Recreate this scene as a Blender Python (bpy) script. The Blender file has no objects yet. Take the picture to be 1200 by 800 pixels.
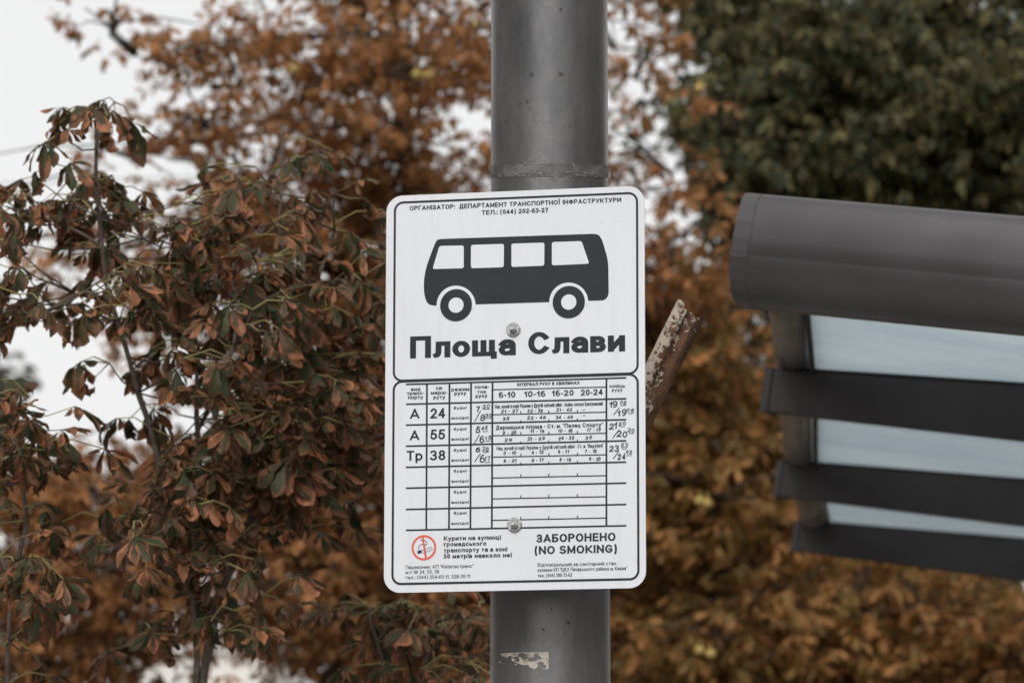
import bpy, bmesh, math, random
import numpy as np
from mathutils import Vector, Matrix
random.seed(7)
RNG = np.random.default_rng(11)
sc = bpy.context.scene
COL = sc.collection
R = math.radians

# ------------------------------------------------------------------ camera
FPX = 4500.0                      # focal length in photo pixels (1200 px = 36 mm)
PITCH = 8.0
CAM_Z = 1.65
cam = bpy.data.cameras.new('camera')
cam.lens = FPX / 1200 * 36
cam.sensor_width = 36
cam.clip_end = 2000
cam.clip_start = 0.1
cam.dof.use_dof = True
cam.dof.focus_distance = 5.2
cam.dof.aperture_fstop = 8.0
cam.dof.aperture_blades = 7
cam_o = bpy.data.objects.new('camera', cam)
COL.objects.link(cam_o)
cam_o.location = (0, 0, CAM_Z)
cam_o.rotation_euler = (R(90 + PITCH), 0, 0)
sc.camera = cam_o
CAM = Matrix.Translation((0, 0, CAM_Z)) @ Matrix.Rotation(R(90 + PITCH), 4, 'X')

# ------------------------------------------------------------------ world, sun, exposure
SUN_EL, SUN_AZ = 42.0, 192.0     # azimuth clockwise from +Y: behind the camera, a little to the left
world = bpy.data.worlds.new('World')
sc.world = world
world.use_nodes = True
nt = world.node_tree
bg = nt.nodes['Background']
sky = nt.nodes.new('ShaderNodeTexSky')
sky.sky_type = 'NISHITA'
sky.sun_disc = False
sky.sun_elevation = R(SUN_EL)
sky.sun_rotation = R(SUN_AZ)
sky.air_density = 1.0
sky.dust_density = 3.0
sky.ozone_density = 1.0
hs = nt.nodes.new('ShaderNodeHueSaturation')      # an overcast sky: hardly any blue left
hs.inputs['Saturation'].default_value = 0.12
nt.links.new(sky.outputs[0], hs.inputs['Color'])
veil = nt.nodes.new('ShaderNodeMix'); veil.data_type = 'RGBA'; veil.inputs[0].default_value = .65
veil.inputs[7].default_value = (5.6, 5.55, 5.5, 1)          # even cloud cover over most of the sky
nt.links.new(hs.outputs[0], veil.inputs[6]); nt.links.new(veil.outputs[2], bg.inputs[0])
bg.inputs[1].default_value = 0.15
sun = bpy.data.lights.new('sun', 'SUN')
sun.energy = 1.5
sun.angle = R(25)
sun.color = (1.0, 0.97, 0.93)
sun_o = bpy.data.objects.new('sun', sun)
COL.objects.link(sun_o)
sd = Vector((math.sin(R(SUN_AZ)) * math.cos(R(SUN_EL)), math.cos(R(SUN_AZ)) * math.cos(R(SUN_EL)), math.sin(R(SUN_EL))))
sun_o.rotation_euler = sd.to_track_quat('Z', 'Y').to_euler()
sc.view_settings.view_transform = 'Standard'
sc.view_settings.look = 'None'
sc.view_settings.exposure = 0.16
sc.view_settings.gamma = 1.0
sc.render.engine = 'CYCLES'
sc.cycles.max_bounces = 6
sc.cycles.diffuse_bounces = 3
sc.cycles.transmission_bounces = 4
sc.cycles.transparent_max_bounces = 6

# ------------------------------------------------------------------ helpers
def ray(px, py):
    d = CAM.to_3x3() @ Vector(((px - 600) / FPX, -(py - 400) / FPX, -1))
    return d
def at(px, py, Y):
    """surveyed point: bearing (px, py) at Y metres from the photographer"""
    d = ray(px, py)
    return Vector((0, 0, CAM_Z)) + d * (Y / d.y)
def at_z(px, py, z):
    d = ray(px, py)
    return Vector((0, 0, CAM_Z)) + d * ((z - CAM_Z) / d.z)

def tag(o, label=None, cat=None, group=None, kind=None):
    if label: o['label'] = label
    if cat: o['category'] = cat
    if group: o['group'] = group
    if kind: o['kind'] = kind
    return o
def empty(name, loc=(0, 0, 0), mat=None):
    o = bpy.data.objects.new(name, None)
    COL.objects.link(o)
    o.empty_display_size = .1
    if mat is not None: o.matrix_world = mat
    else: o.location = loc
    return o
def link(name, me, mat=None, parent=None, matrix=None):
    o = bpy.data.objects.new(name, me)
    COL.objects.link(o)
    if mat is not None and len(me.materials) == 0: me.materials.append(mat)
    if parent is not None: o.parent = parent
    if matrix is not None: o.matrix_local = matrix
    return o
def bm_obj(name, bm, mat, parent=None, smooth=False, angle=None):
    me = bpy.data.meshes.new(name)
    bmesh.ops.recalc_face_normals(bm, faces=bm.faces)
    bm.to_mesh(me); bm.free()
    if smooth:
        for p in me.polygons: p.use_smooth = True
        if angle: 
            me.set_sharp_from_angle(angle=R(angle))
    return link(name, me, mat, parent)
def raw_mesh(name, V, F, mats, uv=None, smooth=True, mi=None):
    """V (n,3), F (m,k) arrays with k fixed"""
    me = bpy.data.meshes.new(name)
    V = np.asarray(V, np.float32); F = np.asarray(F, np.int32)
    m, k = F.shape
    me.vertices.add(len(V)); me.vertices.foreach_set('co', V.ravel())
    me.loops.add(m * k); me.loops.foreach_set('vertex_index', F.ravel())
    me.polygons.add(m)
    me.polygons.foreach_set('loop_start', np.arange(0, m * k, k, dtype=np.int32))
    me.polygons.foreach_set('loop_total', np.full(m, k, np.int32))
    if smooth: me.polygons.foreach_set('use_smooth', np.ones(m, bool))
    for mt in mats: me.materials.append(mt)
    if mi is not None: me.polygons.foreach_set('material_index', np.asarray(mi, np.int32))
    if uv is not None:
        l = me.uv_layers.new(name='UVMap')
        l.data.foreach_set('uv', np.asarray(uv, np.float32)[F.ravel()].ravel())
    me.update(calc_edges=True)
    return me
def tube_arrays(pts, rad, n=8, cap=True):
    pts = [Vector(p) for p in pts]
    V, F = [], []
    up = None
    for i, p in enumerate(pts):
        a = pts[max(i - 1, 0)]; b = pts[min(i + 1, len(pts) - 1)]
        t = (b - a).normalized()
        if up is None:
            up = t.orthogonal().normalized()
        up = (up - t * up.dot(t)).normalized()
        s = t.cross(up)
        for j in range(n):
            an = 2 * math.pi * j / n
            V.append(p + (up * math.cos(an) + s * math.sin(an)) * rad[i])
    for i in range(len(pts) - 1):
        for j in range(n):
            k = (j + 1) % n
            F.append((i * n + j, i * n + k, (i + 1) * n + k, (i + 1) * n + j))
    return V, F
def add_tube(bm, pts, rad, n=8):
    V, F = tube_arrays(pts, rad, n)
    vs = [bm.verts.new(v) for v in V]
    for f in F: bm.faces.new([vs[i] for i in f])
    if n > 2:
        bm.faces.new(vs[:n][::-1]); bm.faces.new(vs[-n:])
def add_box(bm, lo, hi, M=None):
    c = [(x, y, z) for x in (lo[0], hi[0]) for y in (lo[1], hi[1]) for z in (lo[2], hi[2])]
    vs = [bm.verts.new((M @ Vector(p)) if M else p) for p in c]
    for f in ((0, 1, 3, 2), (4, 6, 7, 5), (0, 4, 5, 1), (2, 3, 7, 6), (0, 2, 6, 4), (1, 5, 7, 3)):
        bm.faces.new([vs[i] for i in f])
    return vs
def add_prism(bm, prof, a, b, M=None):
    """polygon prof in (y,z) swept from x=a to x=b"""
    n = len(prof)
    A = [bm.verts.new((M @ Vector((a, y, z))) if M else (a, y, z)) for y, z in prof]
    B = [bm.verts.new((M @ Vector((b, y, z))) if M else (b, y, z)) for y, z in prof]
    for i in range(n):
        j = (i + 1) % n
        bm.faces.new((A[i], A[j], B[j], B[i]))
    bm.faces.new(A[::-1]); bm.faces.new(B)

# ------------------------------------------------------------------ materials
def mat(name, col, rough=.6, metal=0, noise=None, bump=None, spec=.5):
    """noise = (scale, second colour, lo, hi); bump = (scale, strength)"""
    m = bpy.data.materials.new(name); m.use_nodes = True
    nt = m.node_tree; b = nt.nodes['Principled BSDF']
    b.inputs['Base Color'].default_value = (*col, 1)
    b.inputs['Roughness'].default_value = rough
    b.inputs['Metallic'].default_value = metal
    b.inputs['Specular IOR Level'].default_value = spec
    tc = nt.nodes.new('ShaderNodeTexCoord')
    if noise:
        n = nt.nodes.new('ShaderNodeTexNoise'); n.inputs['Scale'].default_value = noise[0]; n.inputs['Detail'].default_value = 6
        nt.links.new(tc.outputs['Object'], n.inputs['Vector'])
        r = nt.nodes.new('ShaderNodeValToRGB')
        r.color_ramp.elements[0].position = noise[2]; r.color_ramp.elements[0].color = (*col, 1)
        r.color_ramp.elements[1].position = noise[3]; r.color_ramp.elements[1].color = (*noise[1], 1)
        nt.links.new(n.outputs['Fac'], r.inputs[0]); nt.links.new(r.outputs[0], b.inputs['Base Color'])
    if bump:
        n = nt.nodes.new('ShaderNodeTexNoise'); n.inputs['Scale'].default_value = bump[0]; n.inputs['Detail'].default_value = 4
        nt.links.new(tc.outputs['Object'], n.inputs['Vector'])
        u = nt.nodes.new('ShaderNodeBump'); u.inputs['Strength'].default_value = bump[1]; u.inputs['Distance'].default_value = .01
        nt.links.new(n.outputs['Fac'], u.inputs['Height']); nt.links.new(u.outputs[0], b.inputs['Normal'])
    return m
def rgb(*c): return (*c, 1)

def leaf_mat(name, ramp, edge, edge_lo=.55, blotch=.5, transl=.25, patch=1.6):
    m = bpy.data.materials.new(name); m.use_nodes = True
    nt = m.node_tree; N = nt.nodes; L = nt.links
    b = N['Principled BSDF']; out = N['Material Output']
    b.inputs['Roughness'].default_value = .55
    b.inputs['Specular IOR Level'].default_value = .25
    geo = N.new('ShaderNodeNewGeometry'); oi = N.new('ShaderNodeObjectInfo')
    ad = N.new('ShaderNodeMath'); ad.operation = 'ADD'; L.new(geo.outputs['Random Per Island'], ad.inputs[0]); L.new(oi.outputs['Random'], ad.inputs[1])
    fr = N.new('ShaderNodeMath'); fr.operation = 'FRACT'; L.new(ad.outputs[0], fr.inputs[0])
    cr = N.new('ShaderNodeValToRGB'); el = cr.color_ramp.elements
    el[0].position = 0; el[0].color = rgb(*ramp[0]); el[1].position = 1; el[1].color = rgb(*ramp[-1])
    for i in range(1, len(ramp) - 1):
        e = el.new(i / (len(ramp) - 1)); e.color = rgb(*ramp[i])
    tc0 = N.new('ShaderNodeTexCoord'); n0 = N.new('ShaderNodeTexNoise'); n0.inputs['Scale'].default_value = patch; n0.inputs['Detail'].default_value = 1
    L.new(tc0.outputs['Object'], n0.inputs['Vector'])
    k0 = N.new('ShaderNodeMapRange'); k0.inputs['From Min'].default_value = .3; k0.inputs['From Max'].default_value = .7; k0.inputs['To Max'].default_value = .45; L.new(n0.outputs['Fac'], k0.inputs['Value'])
    k1 = N.new('ShaderNodeMath'); k1.operation = 'MULTIPLY_ADD'; L.new(fr.outputs[0], k1.inputs[0]); k1.inputs[1].default_value = .55; L.new(k0.outputs[0], k1.inputs[2])
    L.new(k1.outputs[0], cr.inputs[0])
    uv = N.new('ShaderNodeUVMap'); sx = N.new('ShaderNodeSeparateXYZ'); L.new(uv.outputs[0], sx.inputs[0])
    s1 = N.new('ShaderNodeMath'); s1.operation = 'SUBTRACT'; L.new(sx.outputs[1], s1.inputs[0]); s1.inputs[1].default_value = .5
    s2 = N.new('ShaderNodeMath'); s2.operation = 'ABSOLUTE'; L.new(s1.outputs[0], s2.inputs[0])
    tcn = N.new('ShaderNodeTexCoord')
    no = N.new('ShaderNodeTexNoise'); no.inputs['Scale'].default_value = 28; no.inputs['Detail'].default_value = 4
    L.new(tcn.outputs['Object'], no.inputs['Vector'])
    # withered margin: distance from the midrib and from the base, broken up by noise
    e1 = N.new('ShaderNodeMath'); e1.operation = 'MULTIPLY_ADD'; L.new(s2.outputs[0], e1.inputs[0]); e1.inputs[1].default_value = .5; L.new(no.outputs['Fac'], e1.inputs[2])
    e2 = N.new('ShaderNodeMath'); e2.operation = 'MULTIPLY_ADD'; L.new(sx.outputs[0], e2.inputs[0]); e2.inputs[1].default_value = .25; L.new(e1.outputs[0], e2.inputs[2])
    mr = N.new('ShaderNodeMapRange'); mr.inputs['From Min'].default_value = edge_lo + .10; mr.inputs['From Max'].default_value = edge_lo + .20
    mr.inputs['To Max'].default_value = blotch + .4
    L.new(e2.outputs[0], mr.inputs['Value'])
    mx = N.new('ShaderNodeMix'); mx.data_type = 'RGBA'; L.new(mr.outputs[0], mx.inputs[0]); L.new(cr.outputs[0], mx.inputs[6])
    er = N.new('ShaderNodeMix'); er.data_type = 'RGBA'; L.new(fr.outputs[0], er.inputs[0])
    er.inputs[6].default_value = rgb(*edge[0]); er.inputs[7].default_value = rgb(*edge[1])
    L.new(er.outputs[2], mx.inputs[7])
    # fine mottling and paler midrib
    n2 = N.new('ShaderNodeTexNoise'); n2.inputs['Scale'].default_value = 120; L.new(tcn.outputs['Object'], n2.inputs['Vector'])
    m2 = N.new('ShaderNodeMapRange'); m2.inputs['To Min'].default_value = .55; m2.inputs['To Max'].default_value = 1.45; L.new(n2.outputs['Fac'], m2.inputs['Value'])
    hv = N.new('ShaderNodeHueSaturation'); L.new(mx.outputs[2], hv.inputs['Color']); L.new(m2.outputs[0], hv.inputs['Value'])
    rib = N.new('ShaderNodeMapRange'); rib.inputs['From Min'].default_value = .03; rib.inputs['From Max'].default_value = 0; rib.inputs['To Max'].default_value = .4
    L.new(s2.outputs[0], rib.inputs['Value'])
    m3 = N.new('ShaderNodeMix'); m3.data_type = 'RGBA'; L.new(rib.outputs[0], m3.inputs[0]); L.new(hv.outputs[0], m3.inputs[6]); m3.inputs[7].default_value = (.2, .17, .07, 1)
    L.new(m3.outputs[2], b.inputs['Base Color'])
    tr = N.new('ShaderNodeBsdfTranslucent'); L.new(m3.outputs[2], tr.inputs['Color'])
    ms = N.new('ShaderNodeMixShader'); ms.inputs[0].default_value = transl
    L.new(b.outputs[0], ms.inputs[1]); L.new(tr.outputs[0], ms.inputs[2]); L.new(ms.outputs[0], out.inputs[0])
    return m

M = {}
M['leaf_young'] = leaf_mat('young_chestnut_leaf', [(.030, .052, .028), (.05, .07, .03), (.035, .052, .027), (.075, .078, .034), (.05, .056, .028), (.11, .075, .036), (.07, .05, .03), (.27, .11, .052), (.14, .07, .036), (.50, .21, .10)],
                           [(.10, .055, .032), (.48, .20, .10)], .67, .5, .32, 9)
M['leaf_rust'] = leaf_mat('rusty_chestnut_leaf', [(.12, .105, .042), (.30, .19, .065), (.19, .115, .05), (.48, .23, .085), (.29, .145, .058), (.60, .28, .11), (.25, .11, .048), (.68, .35, .15)],
                          [(.23, .115, .055), (.64, .32, .14)], .60, .4, .45, 1.7)
M['leaf_olive'] = leaf_mat('olive_chestnut_leaf', [(.075, .08, .027), (.26, .19, .055), (.095, .085, .03), (.36, .22, .062), (.14, .10, .036), (.50, .23, .075), (.16, .085, .034), (.64, .30, .11)],
                           [(.14, .09, .036), (.60, .29, .11)], .60, .4, .42, 1.3)
M['leaf_dark'] = leaf_mat('dark_green_leaf', [(.024, .040, .026), (.04, .056, .032), (.03, .042, .027), (.06, .067, .034), (.17, .155, .062), (.05, .058, .03), (.34, .28, .11)],
                          [(.07, .062, .03), (.30, .23, .09)], .66, .2, .25, 1.8)
M['leaf_grey'] = leaf_mat('grey_green_leaf', [(.15, .16, .12), (.20, .20, .15), (.14, .14, .11)], [(.15, .14, .11), (.17, .15, .11)], .8, .1, .3)
M['petiole'] = mat('petiole', (.30, .27, .10), .6, noise=(12, (.20, .12, .06), .45, .6))
M['twig'] = mat('young_twig', (.085, .06, .045), .8, noise=(60, (.15, .12, .1), .4, .7), bump=(200, .3))
M['bark'] = mat('bark', (.05, .04, .032), .9, noise=(8, (.09, .075, .06), .4, .7), bump=(30, .8))
M['husk'] = mat('chestnut_husk', (.55, .42, .12), .7, noise=(20, (.30, .2, .07), .4, .7))

M['print'] = mat('black_print', (.024, .026, .032), .5, spec=.2, noise=(18, (.034, .036, .042), .35, .75))
M['pen'] = mat('pen_ink', (.03, .032, .045), .5)
M['red'] = mat('red_print', (.70, .11, .06), .45)
def sign_white():
    m = mat('white_sign_face', (.745, .765, .81), .40, noise=(3.0, (.70, .72, .765), .35, .75), bump=(1.6, .25), spec=.35)
    nt = m.node_tree; N = nt.nodes; L = nt.links; b = N['Principled BSDF']
    src = b.inputs['Base Color'].links[0].from_socket
    tc = N.new('ShaderNodeTexCoord'); mp = N.new('ShaderNodeMapping'); mp.inputs['Scale'].default_value = (60, 5, 5); L.new(tc.outputs['Object'], mp.inputs[0])
    n = N.new('ShaderNodeTexNoise'); n.inputs['Scale'].default_value = 1; n.inputs['Detail'].default_value = 5; L.new(mp.outputs[0], n.inputs['Vector'])
    r = N.new('ShaderNodeMapRange'); r.inputs['From Min'].default_value = .52; r.inputs['From Max'].default_value = .8; r.inputs['To Max'].default_value = .22; L.new(n.outputs['Fac'], r.inputs['Value'])
    x = N.new('ShaderNodeMix'); x.data_type = 'RGBA'; L.new(r.outputs[0], x.inputs[0]); L.new(src, x.inputs[6]); x.inputs[7].default_value = (.50, .49, .47, 1)
    n2 = N.new('ShaderNodeTexNoise'); n2.inputs['Scale'].default_value = 170; n2.inputs['Detail'].default_value = 2; L.new(tc.outputs['Object'], n2.inputs['Vector'])
    r2 = N.new('ShaderNodeMapRange'); r2.inputs['From Min'].default_value = .74; r2.inputs['From Max'].default_value = .78; r2.inputs['To Max'].default_value = .6; L.new(n2.outputs['Fac'], r2.inputs['Value'])
    x2 = N.new('ShaderNodeMix'); x2.data_type = 'RGBA'; L.new(r2.outputs[0], x2.inputs[0]); L.new(x.outputs[2], x2.inputs[6]); x2.inputs[7].default_value = (.28, .26, .24, 1)
    L.new(x2.outputs[2], b.inputs['Base Color'])
    return m
M['white'] = sign_white()
M['alu'] = mat('aluminium_edge', (.55, .56, .58), .4, .8)
M['zinc'] = mat('zinc_bolt', (.42, .43, .43), .45, .5, noise=(160, (.2, .19, .17), .5, .8), bump=(200, .4))

def pole_mat():
    m = bpy.data.materials.new('worn_grey_pole_paint'); m.use_nodes = True
    nt = m.node_tree; N = nt.nodes; L = nt.links; b = N['Principled BSDF']
    b.inputs['Roughness'].default_value = .38; b.inputs['Metallic'].default_value = .6
    tc = N.new('ShaderNodeTexCoord')
    mp = N.new('ShaderNodeMapping'); mp.inputs['Scale'].default_value = (1, 1, .35); L.new(tc.outputs['Object'], mp.inputs[0])
    n = N.new('ShaderNodeTexNoise'); n.inputs['Scale'].default_value = 9; n.inputs['Detail'].default_value = 9; n.inputs['Roughness'].default_value = .65; L.new(mp.outputs[0], n.inputs['Vector'])
    r = N.new('ShaderNodeValToRGB'); e = r.color_ramp.elements
    e[0].position = .34; e[0].color = (.115, .117, .122, 1); e[1].position = .66; e[1].color = (.25, .24, .236, 1)
    L.new(n.outputs['Fac'], r.inputs[0])
    # small dark pits, sparse
    v = N.new('ShaderNodeTexVoronoi'); v.inputs['Scale'].default_value = 6; L.new(tc.outputs['Object'], v.inputs['Vector'])
    n3 = N.new('ShaderNodeTexNoise'); n3.inputs['Scale'].default_value = 60; L.new(tc.outputs['Object'], n3.inputs['Vector'])
    a = N.new('ShaderNodeMath'); a.operation = 'MULTIPLY_ADD'; L.new(n3.outputs['Fac'], a.inputs[0]); a.inputs[1].default_value = .25; L.new(v.outputs['Distance'], a.inputs[2])
    mr = N.new('ShaderNodeMapRange'); mr.inputs['From Min'].default_value = .16; mr.inputs['From Max'].default_value = .24; mr.inputs['To Min'].default_value = .7; mr.inputs['To Max'].default_value = 0
    L.new(a.outputs[0], mr.inputs['Value'])
    mx = N.new('ShaderNodeMix'); mx.data_type = 'RGBA'; L.new(mr.outputs[0], mx.inputs[0]); L.new(r.outputs[0], mx.inputs[6]); mx.inputs[7].default_value = (.03, .027, .025, 1)
    # fine pale scuffs
    mp2 = N.new('ShaderNodeMapping'); mp2.inputs['Scale'].default_value = (3, 3, .7); mp2.inputs['Rotation'].default_value = (0, .3, 0); L.new(tc.outputs['Object'], mp2.inputs[0])
    n4 = N.new('ShaderNodeTexNoise'); n4.inputs['Scale'].default_value = 40; n4.inputs['Detail'].default_value = 8; n4.inputs['Roughness'].default_value = .75; L.new(mp2.outputs[0], n4.inputs['Vector'])
    m4 = N.new('ShaderNodeMapRange'); m4.inputs['From Min'].default_value = .67; m4.inputs['From Max'].default_value = .76; m4.inputs['To Max'].default_value = .45; L.new(n4.outputs['Fac'], m4.inputs['Value'])
    mx2 = N.new('ShaderNodeMix'); mx2.data_type = 'RGBA'; L.new(m4.outputs[0], mx2.inputs[0]); L.new(mx.outputs[2], mx2.inputs[6]); mx2.inputs[7].default_value = (.33, .33, .33, 1)
    L.new(mx2.outputs[2], b.inputs['Base Color'])
    bu = N.new('ShaderNodeBump'); bu.inputs['Strength'].default_value = .35; bu.inputs['Distance'].default_value = .004; L.new(n.outputs['Fac'], bu.inputs['Height'])
    bu2 = N.new('ShaderNodeBump'); bu2.inputs['Strength'].default_value = .12; bu2.inputs['Distance'].default_value = .002
    n5 = N.new('ShaderNodeTexNoise'); n5.inputs['Scale'].default_value = 130; L.new(tc.outputs['Object'], n5.inputs['Vector'])
    L.new(n5.outputs['Fac'], bu2.inputs['Height']); L.new(bu.outputs[0], bu2.inputs['Normal']); L.new(bu2.outputs[0], b.inputs['Normal'])
    return m
M['pole'] = pole_mat()
M['band'] = mat('old_tape_residue', (.085, .085, .085), .55, noise=(45, (.2, .2, .2), .45, .75))
M['scuff'] = mat('scraped_paint', (.34, .35, .35), .6, noise=(90, (.12, .12, .12), .42, .6))
M['pit'] = mat('dark_pit', (.07, .065, .062), .8)
M['paper'] = mat('torn_sticker_paper', (.60, .55, .47), .8, noise=(60, (.3, .24, .18), .45, .7))

def rust_mat():
    m = bpy.data.materials.new('flaking_cream_paint_on_rust'); m.use_nodes = True
    nt = m.node_tree; N = nt.nodes; L = nt.links; b = N['Principled BSDF']; b.inputs['Roughness'].default_value = .8
    tc = N.new('ShaderNodeTexCoord'); sx = N.new('ShaderNodeSeparateXYZ'); L.new(tc.outputs['Object'], sx.inputs[0])
    n = N.new('ShaderNodeTexNoise'); n.inputs['Scale'].default_value = 150; n.inputs['Detail'].default_value = 6; n.inputs['Roughness'].default_value = .6; L.new(tc.outputs['Object'], n.inputs['Vector'])
    n2 = N.new('ShaderNodeTexNoise'); n2.inputs['Scale'].default_value = 28; L.new(tc.outputs['Object'], n2.inputs['Vector'])
    a = N.new('ShaderNodeMath'); a.operation = 'MULTIPLY_ADD'; L.new(sx.outputs[0], a.inputs[0]); a.inputs[1].default_value = 7.5; L.new(n.outputs['Fac'], a.inputs[2])
    a2 = N.new('ShaderNodeMath'); a2.operation = 'MULTIPLY_ADD'; L.new(n2.outputs['Fac'], a2.inputs[0]); a2.inputs[1].default_value = .5; L.new(a.outputs[0], a2.inputs[2])
    mr = N.new('ShaderNodeMapRange'); mr.inputs['From Min'].default_value = .66; mr.inputs['From Max'].default_value = .74; L.new(a2.outputs[0], mr.inputs['Value'])
    rr = N.new('ShaderNodeValToRGB'); e = rr.color_ramp.elements
    e[0].position = .35; e[0].color = (.035, .020, .014, 1); e[1].position = .7; e[1].color = (.19, .085, .04, 1); L.new(n2.outputs['Fac'], rr.inputs[0])
    mx = N.new('ShaderNodeMix'); mx.data_type = 'RGBA'; L.new(mr.outputs[0], mx.inputs[0]); mx.inputs[6].default_value = (.52, .45, .36, 1); L.new(rr.outputs[0], mx.inputs[7])
    L.new(mx.outputs[2], b.inputs['Base Color'])
    bu = N.new('ShaderNodeBump'); bu.inputs['Strength'].default_value = .6; bu.inputs['Distance'].default_value = .002; bu.invert = True
    L.new(mr.outputs[0], bu.inputs['Height']); L.new(bu.outputs[0], b.inputs['Normal'])
    return m
M['rust'] = rust_mat()
M['shelter_front'] = mat('satin_grey_aluminium', (.108, .10, .106), .36, .4, noise=(9, (.088, .082, .087), .35, .7))
M['shelter_dark'] = mat('dark_grey_aluminium', (.048, .041, .043), .45, .3, noise=(5, (.062, .054, .055), .35, .7))
M['shelter_tube'] = mat('grey_steel_tube', (.38, .36, .35), .3, .6, noise=(4, (.08, .078, .078), .35, .7))
M['bead'] = mat('pale_glazing_strip', (.85, .87, .88), .3)
M['bead'].node_tree.nodes['Principled BSDF'].inputs['Transmission Weight'].default_value = 0
M['rubber'] = mat('black_gasket', (.012, .012, .012), .7)
def glass_mat():
    m = bpy.data.materials.new('milky_roof_glass'); m.use_nodes = True
    nt = m.node_tree; N = nt.nodes; L = nt.links; N.remove(N['Principled BSDF'])
    tr = N.new('ShaderNodeBsdfTranslucent')
    tc = N.new('ShaderNodeTexCoord'); n = N.new('ShaderNodeTexNoise'); n.inputs['Scale'].default_value = 1.6; n.inputs['Detail'].default_value = 5; mpg = N.new('ShaderNodeMapping'); mpg.inputs['Scale'].default_value = (.8, 4.5, 3); L.new(tc.outputs['Object'], mpg.inputs[0]); L.new(mpg.outputs[0], n.inputs['Vector'])
    r = N.new('ShaderNodeValToRGB'); e = r.color_ramp.elements; e[0].position = .35; e[0].color = (.79, .87, .91, 1); e[1].position = .65; e[1].color = (.90, .96, .985, 1)
    L.new(n.outputs['Fac'], r.inputs[0]); L.new(r.outputs[0], tr.inputs[0])
    gl = N.new('ShaderNodeBsdfGlossy'); gl.inputs['Roughness'].default_value = .08; gl.inputs['Color'].default_value = (.9, .95, 1, 1)
    fr = N.new('ShaderNodeFresnel'); fr.inputs[0].default_value = 1.25
    ms = N.new('ShaderNodeMixShader'); L.new(fr.outputs[0], ms.inputs[0]); L.new(tr.outputs[0], ms.inputs[1]); L.new(gl.outputs[0], ms.inputs[2])
    L.new(ms.outputs[0], N['Material Output'].inputs[0])
    return m
M['glass'] = glass_mat()

# ------------------------------------------------------------------ the setting
def sheet(name, x0, x1, y0, y1, z, m, kind='structure'):
    bm = bmesh.new()
    vs = [bm.verts.new(p) for p in ((x0, y0, z), (x1, y0, z), (x1, y1, z), (x0, y1, z))]
    bm.faces.new(vs)
    o = bm_obj(name, bm, m)
    return tag(o, kind=kind)
g = sheet('ground', -600, 600, -600, 900, -.02, mat('autumn_grass', (.075, .075, .035), .95, noise=(1.5, (.13, .09, .045), .35, .65), bump=(25, .6)))
tag(g, 'grass and fallen leaves under the trees')
bm = bmesh.new(); add_box(bm, (-40, 2.2, -.15), (60, 10.8, .12))
o = bm_obj('pavement', bm, mat('grey_paving', (.27, .26, .25), .9, noise=(6, (.2, .19, .18), .35, .65), bump=(60, .3))); tag(o, kind='structure')
sheet('road', -60, 80, -9, 2.05, .004, mat('asphalt', (.055, .055, .057), .9, noise=(30, (.075, .073, .07), .4, .7), bump=(120, .4)))
bm = bmesh.new(); add_box(bm, (-40, 2.05, -.15), (60, 2.197, .135))
o = bm_obj('kerb', bm, mat('kerb_stone', (.34, .33, .31), .85, noise=(10, (.25, .24, .23), .35, .65))); tag(o, kind='structure')

# unseen buildings added left and right of the stop to shade the post's sides
def shade_building(label, x0, x1, y0, y1, h):
    b = empty('added_shade_building', ((x0 + x1) / 2, (y0 + y1) / 2, 0)); tag(b, label, 'building')
    inv = Matrix.Translation(-Vector(b.location))
    wm = mat('brown_brick_front', (.16, .12, .10), .9, noise=(2, (.12, .09, .075), .35, .65))
    bm = bmesh.new(); add_box(bm, (x0, y0, 0), (x1, y1, h), inv); bm_obj('wall', bm, wm, b)
    bm = bmesh.new(); add_box(bm, (x0 - .3, y0 - .3, h), (x1 + .3, y1 + .3, h + .4), inv); bm_obj('roof', bm, M['bark'], b)
    gm = mat('dark_window', (.03, .035, .04), .1); xf = x1 if x1 < 0 else x0; sg = 1 if x1 < 0 else -1
    me = None
    for fl in range(int(h / 3.3)):
        for k in range(int((y1 - y0) / 4)):
            if me is None:
                bm = bmesh.new(); add_box(bm, (-.03, -.65, 0), (.03, .65, 1.7)); o = bm_obj('window', bm, gm, b); me = o.data
            else: o = link('window', me, None, b)
            o.location = (xf + sg * .02 - b.location.x, y0 + 2 + 4 * k - b.location.y, 1.2 + 3.3 * fl)
shade_building('added brown brick building, unseen, shading the post from the left of the bus stop', -26, -15, -14, 22, 11)
shade_building('added brown brick building, unseen, shading the post from the right of the bus stop', 15, 26, -14, 22, 11)

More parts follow.
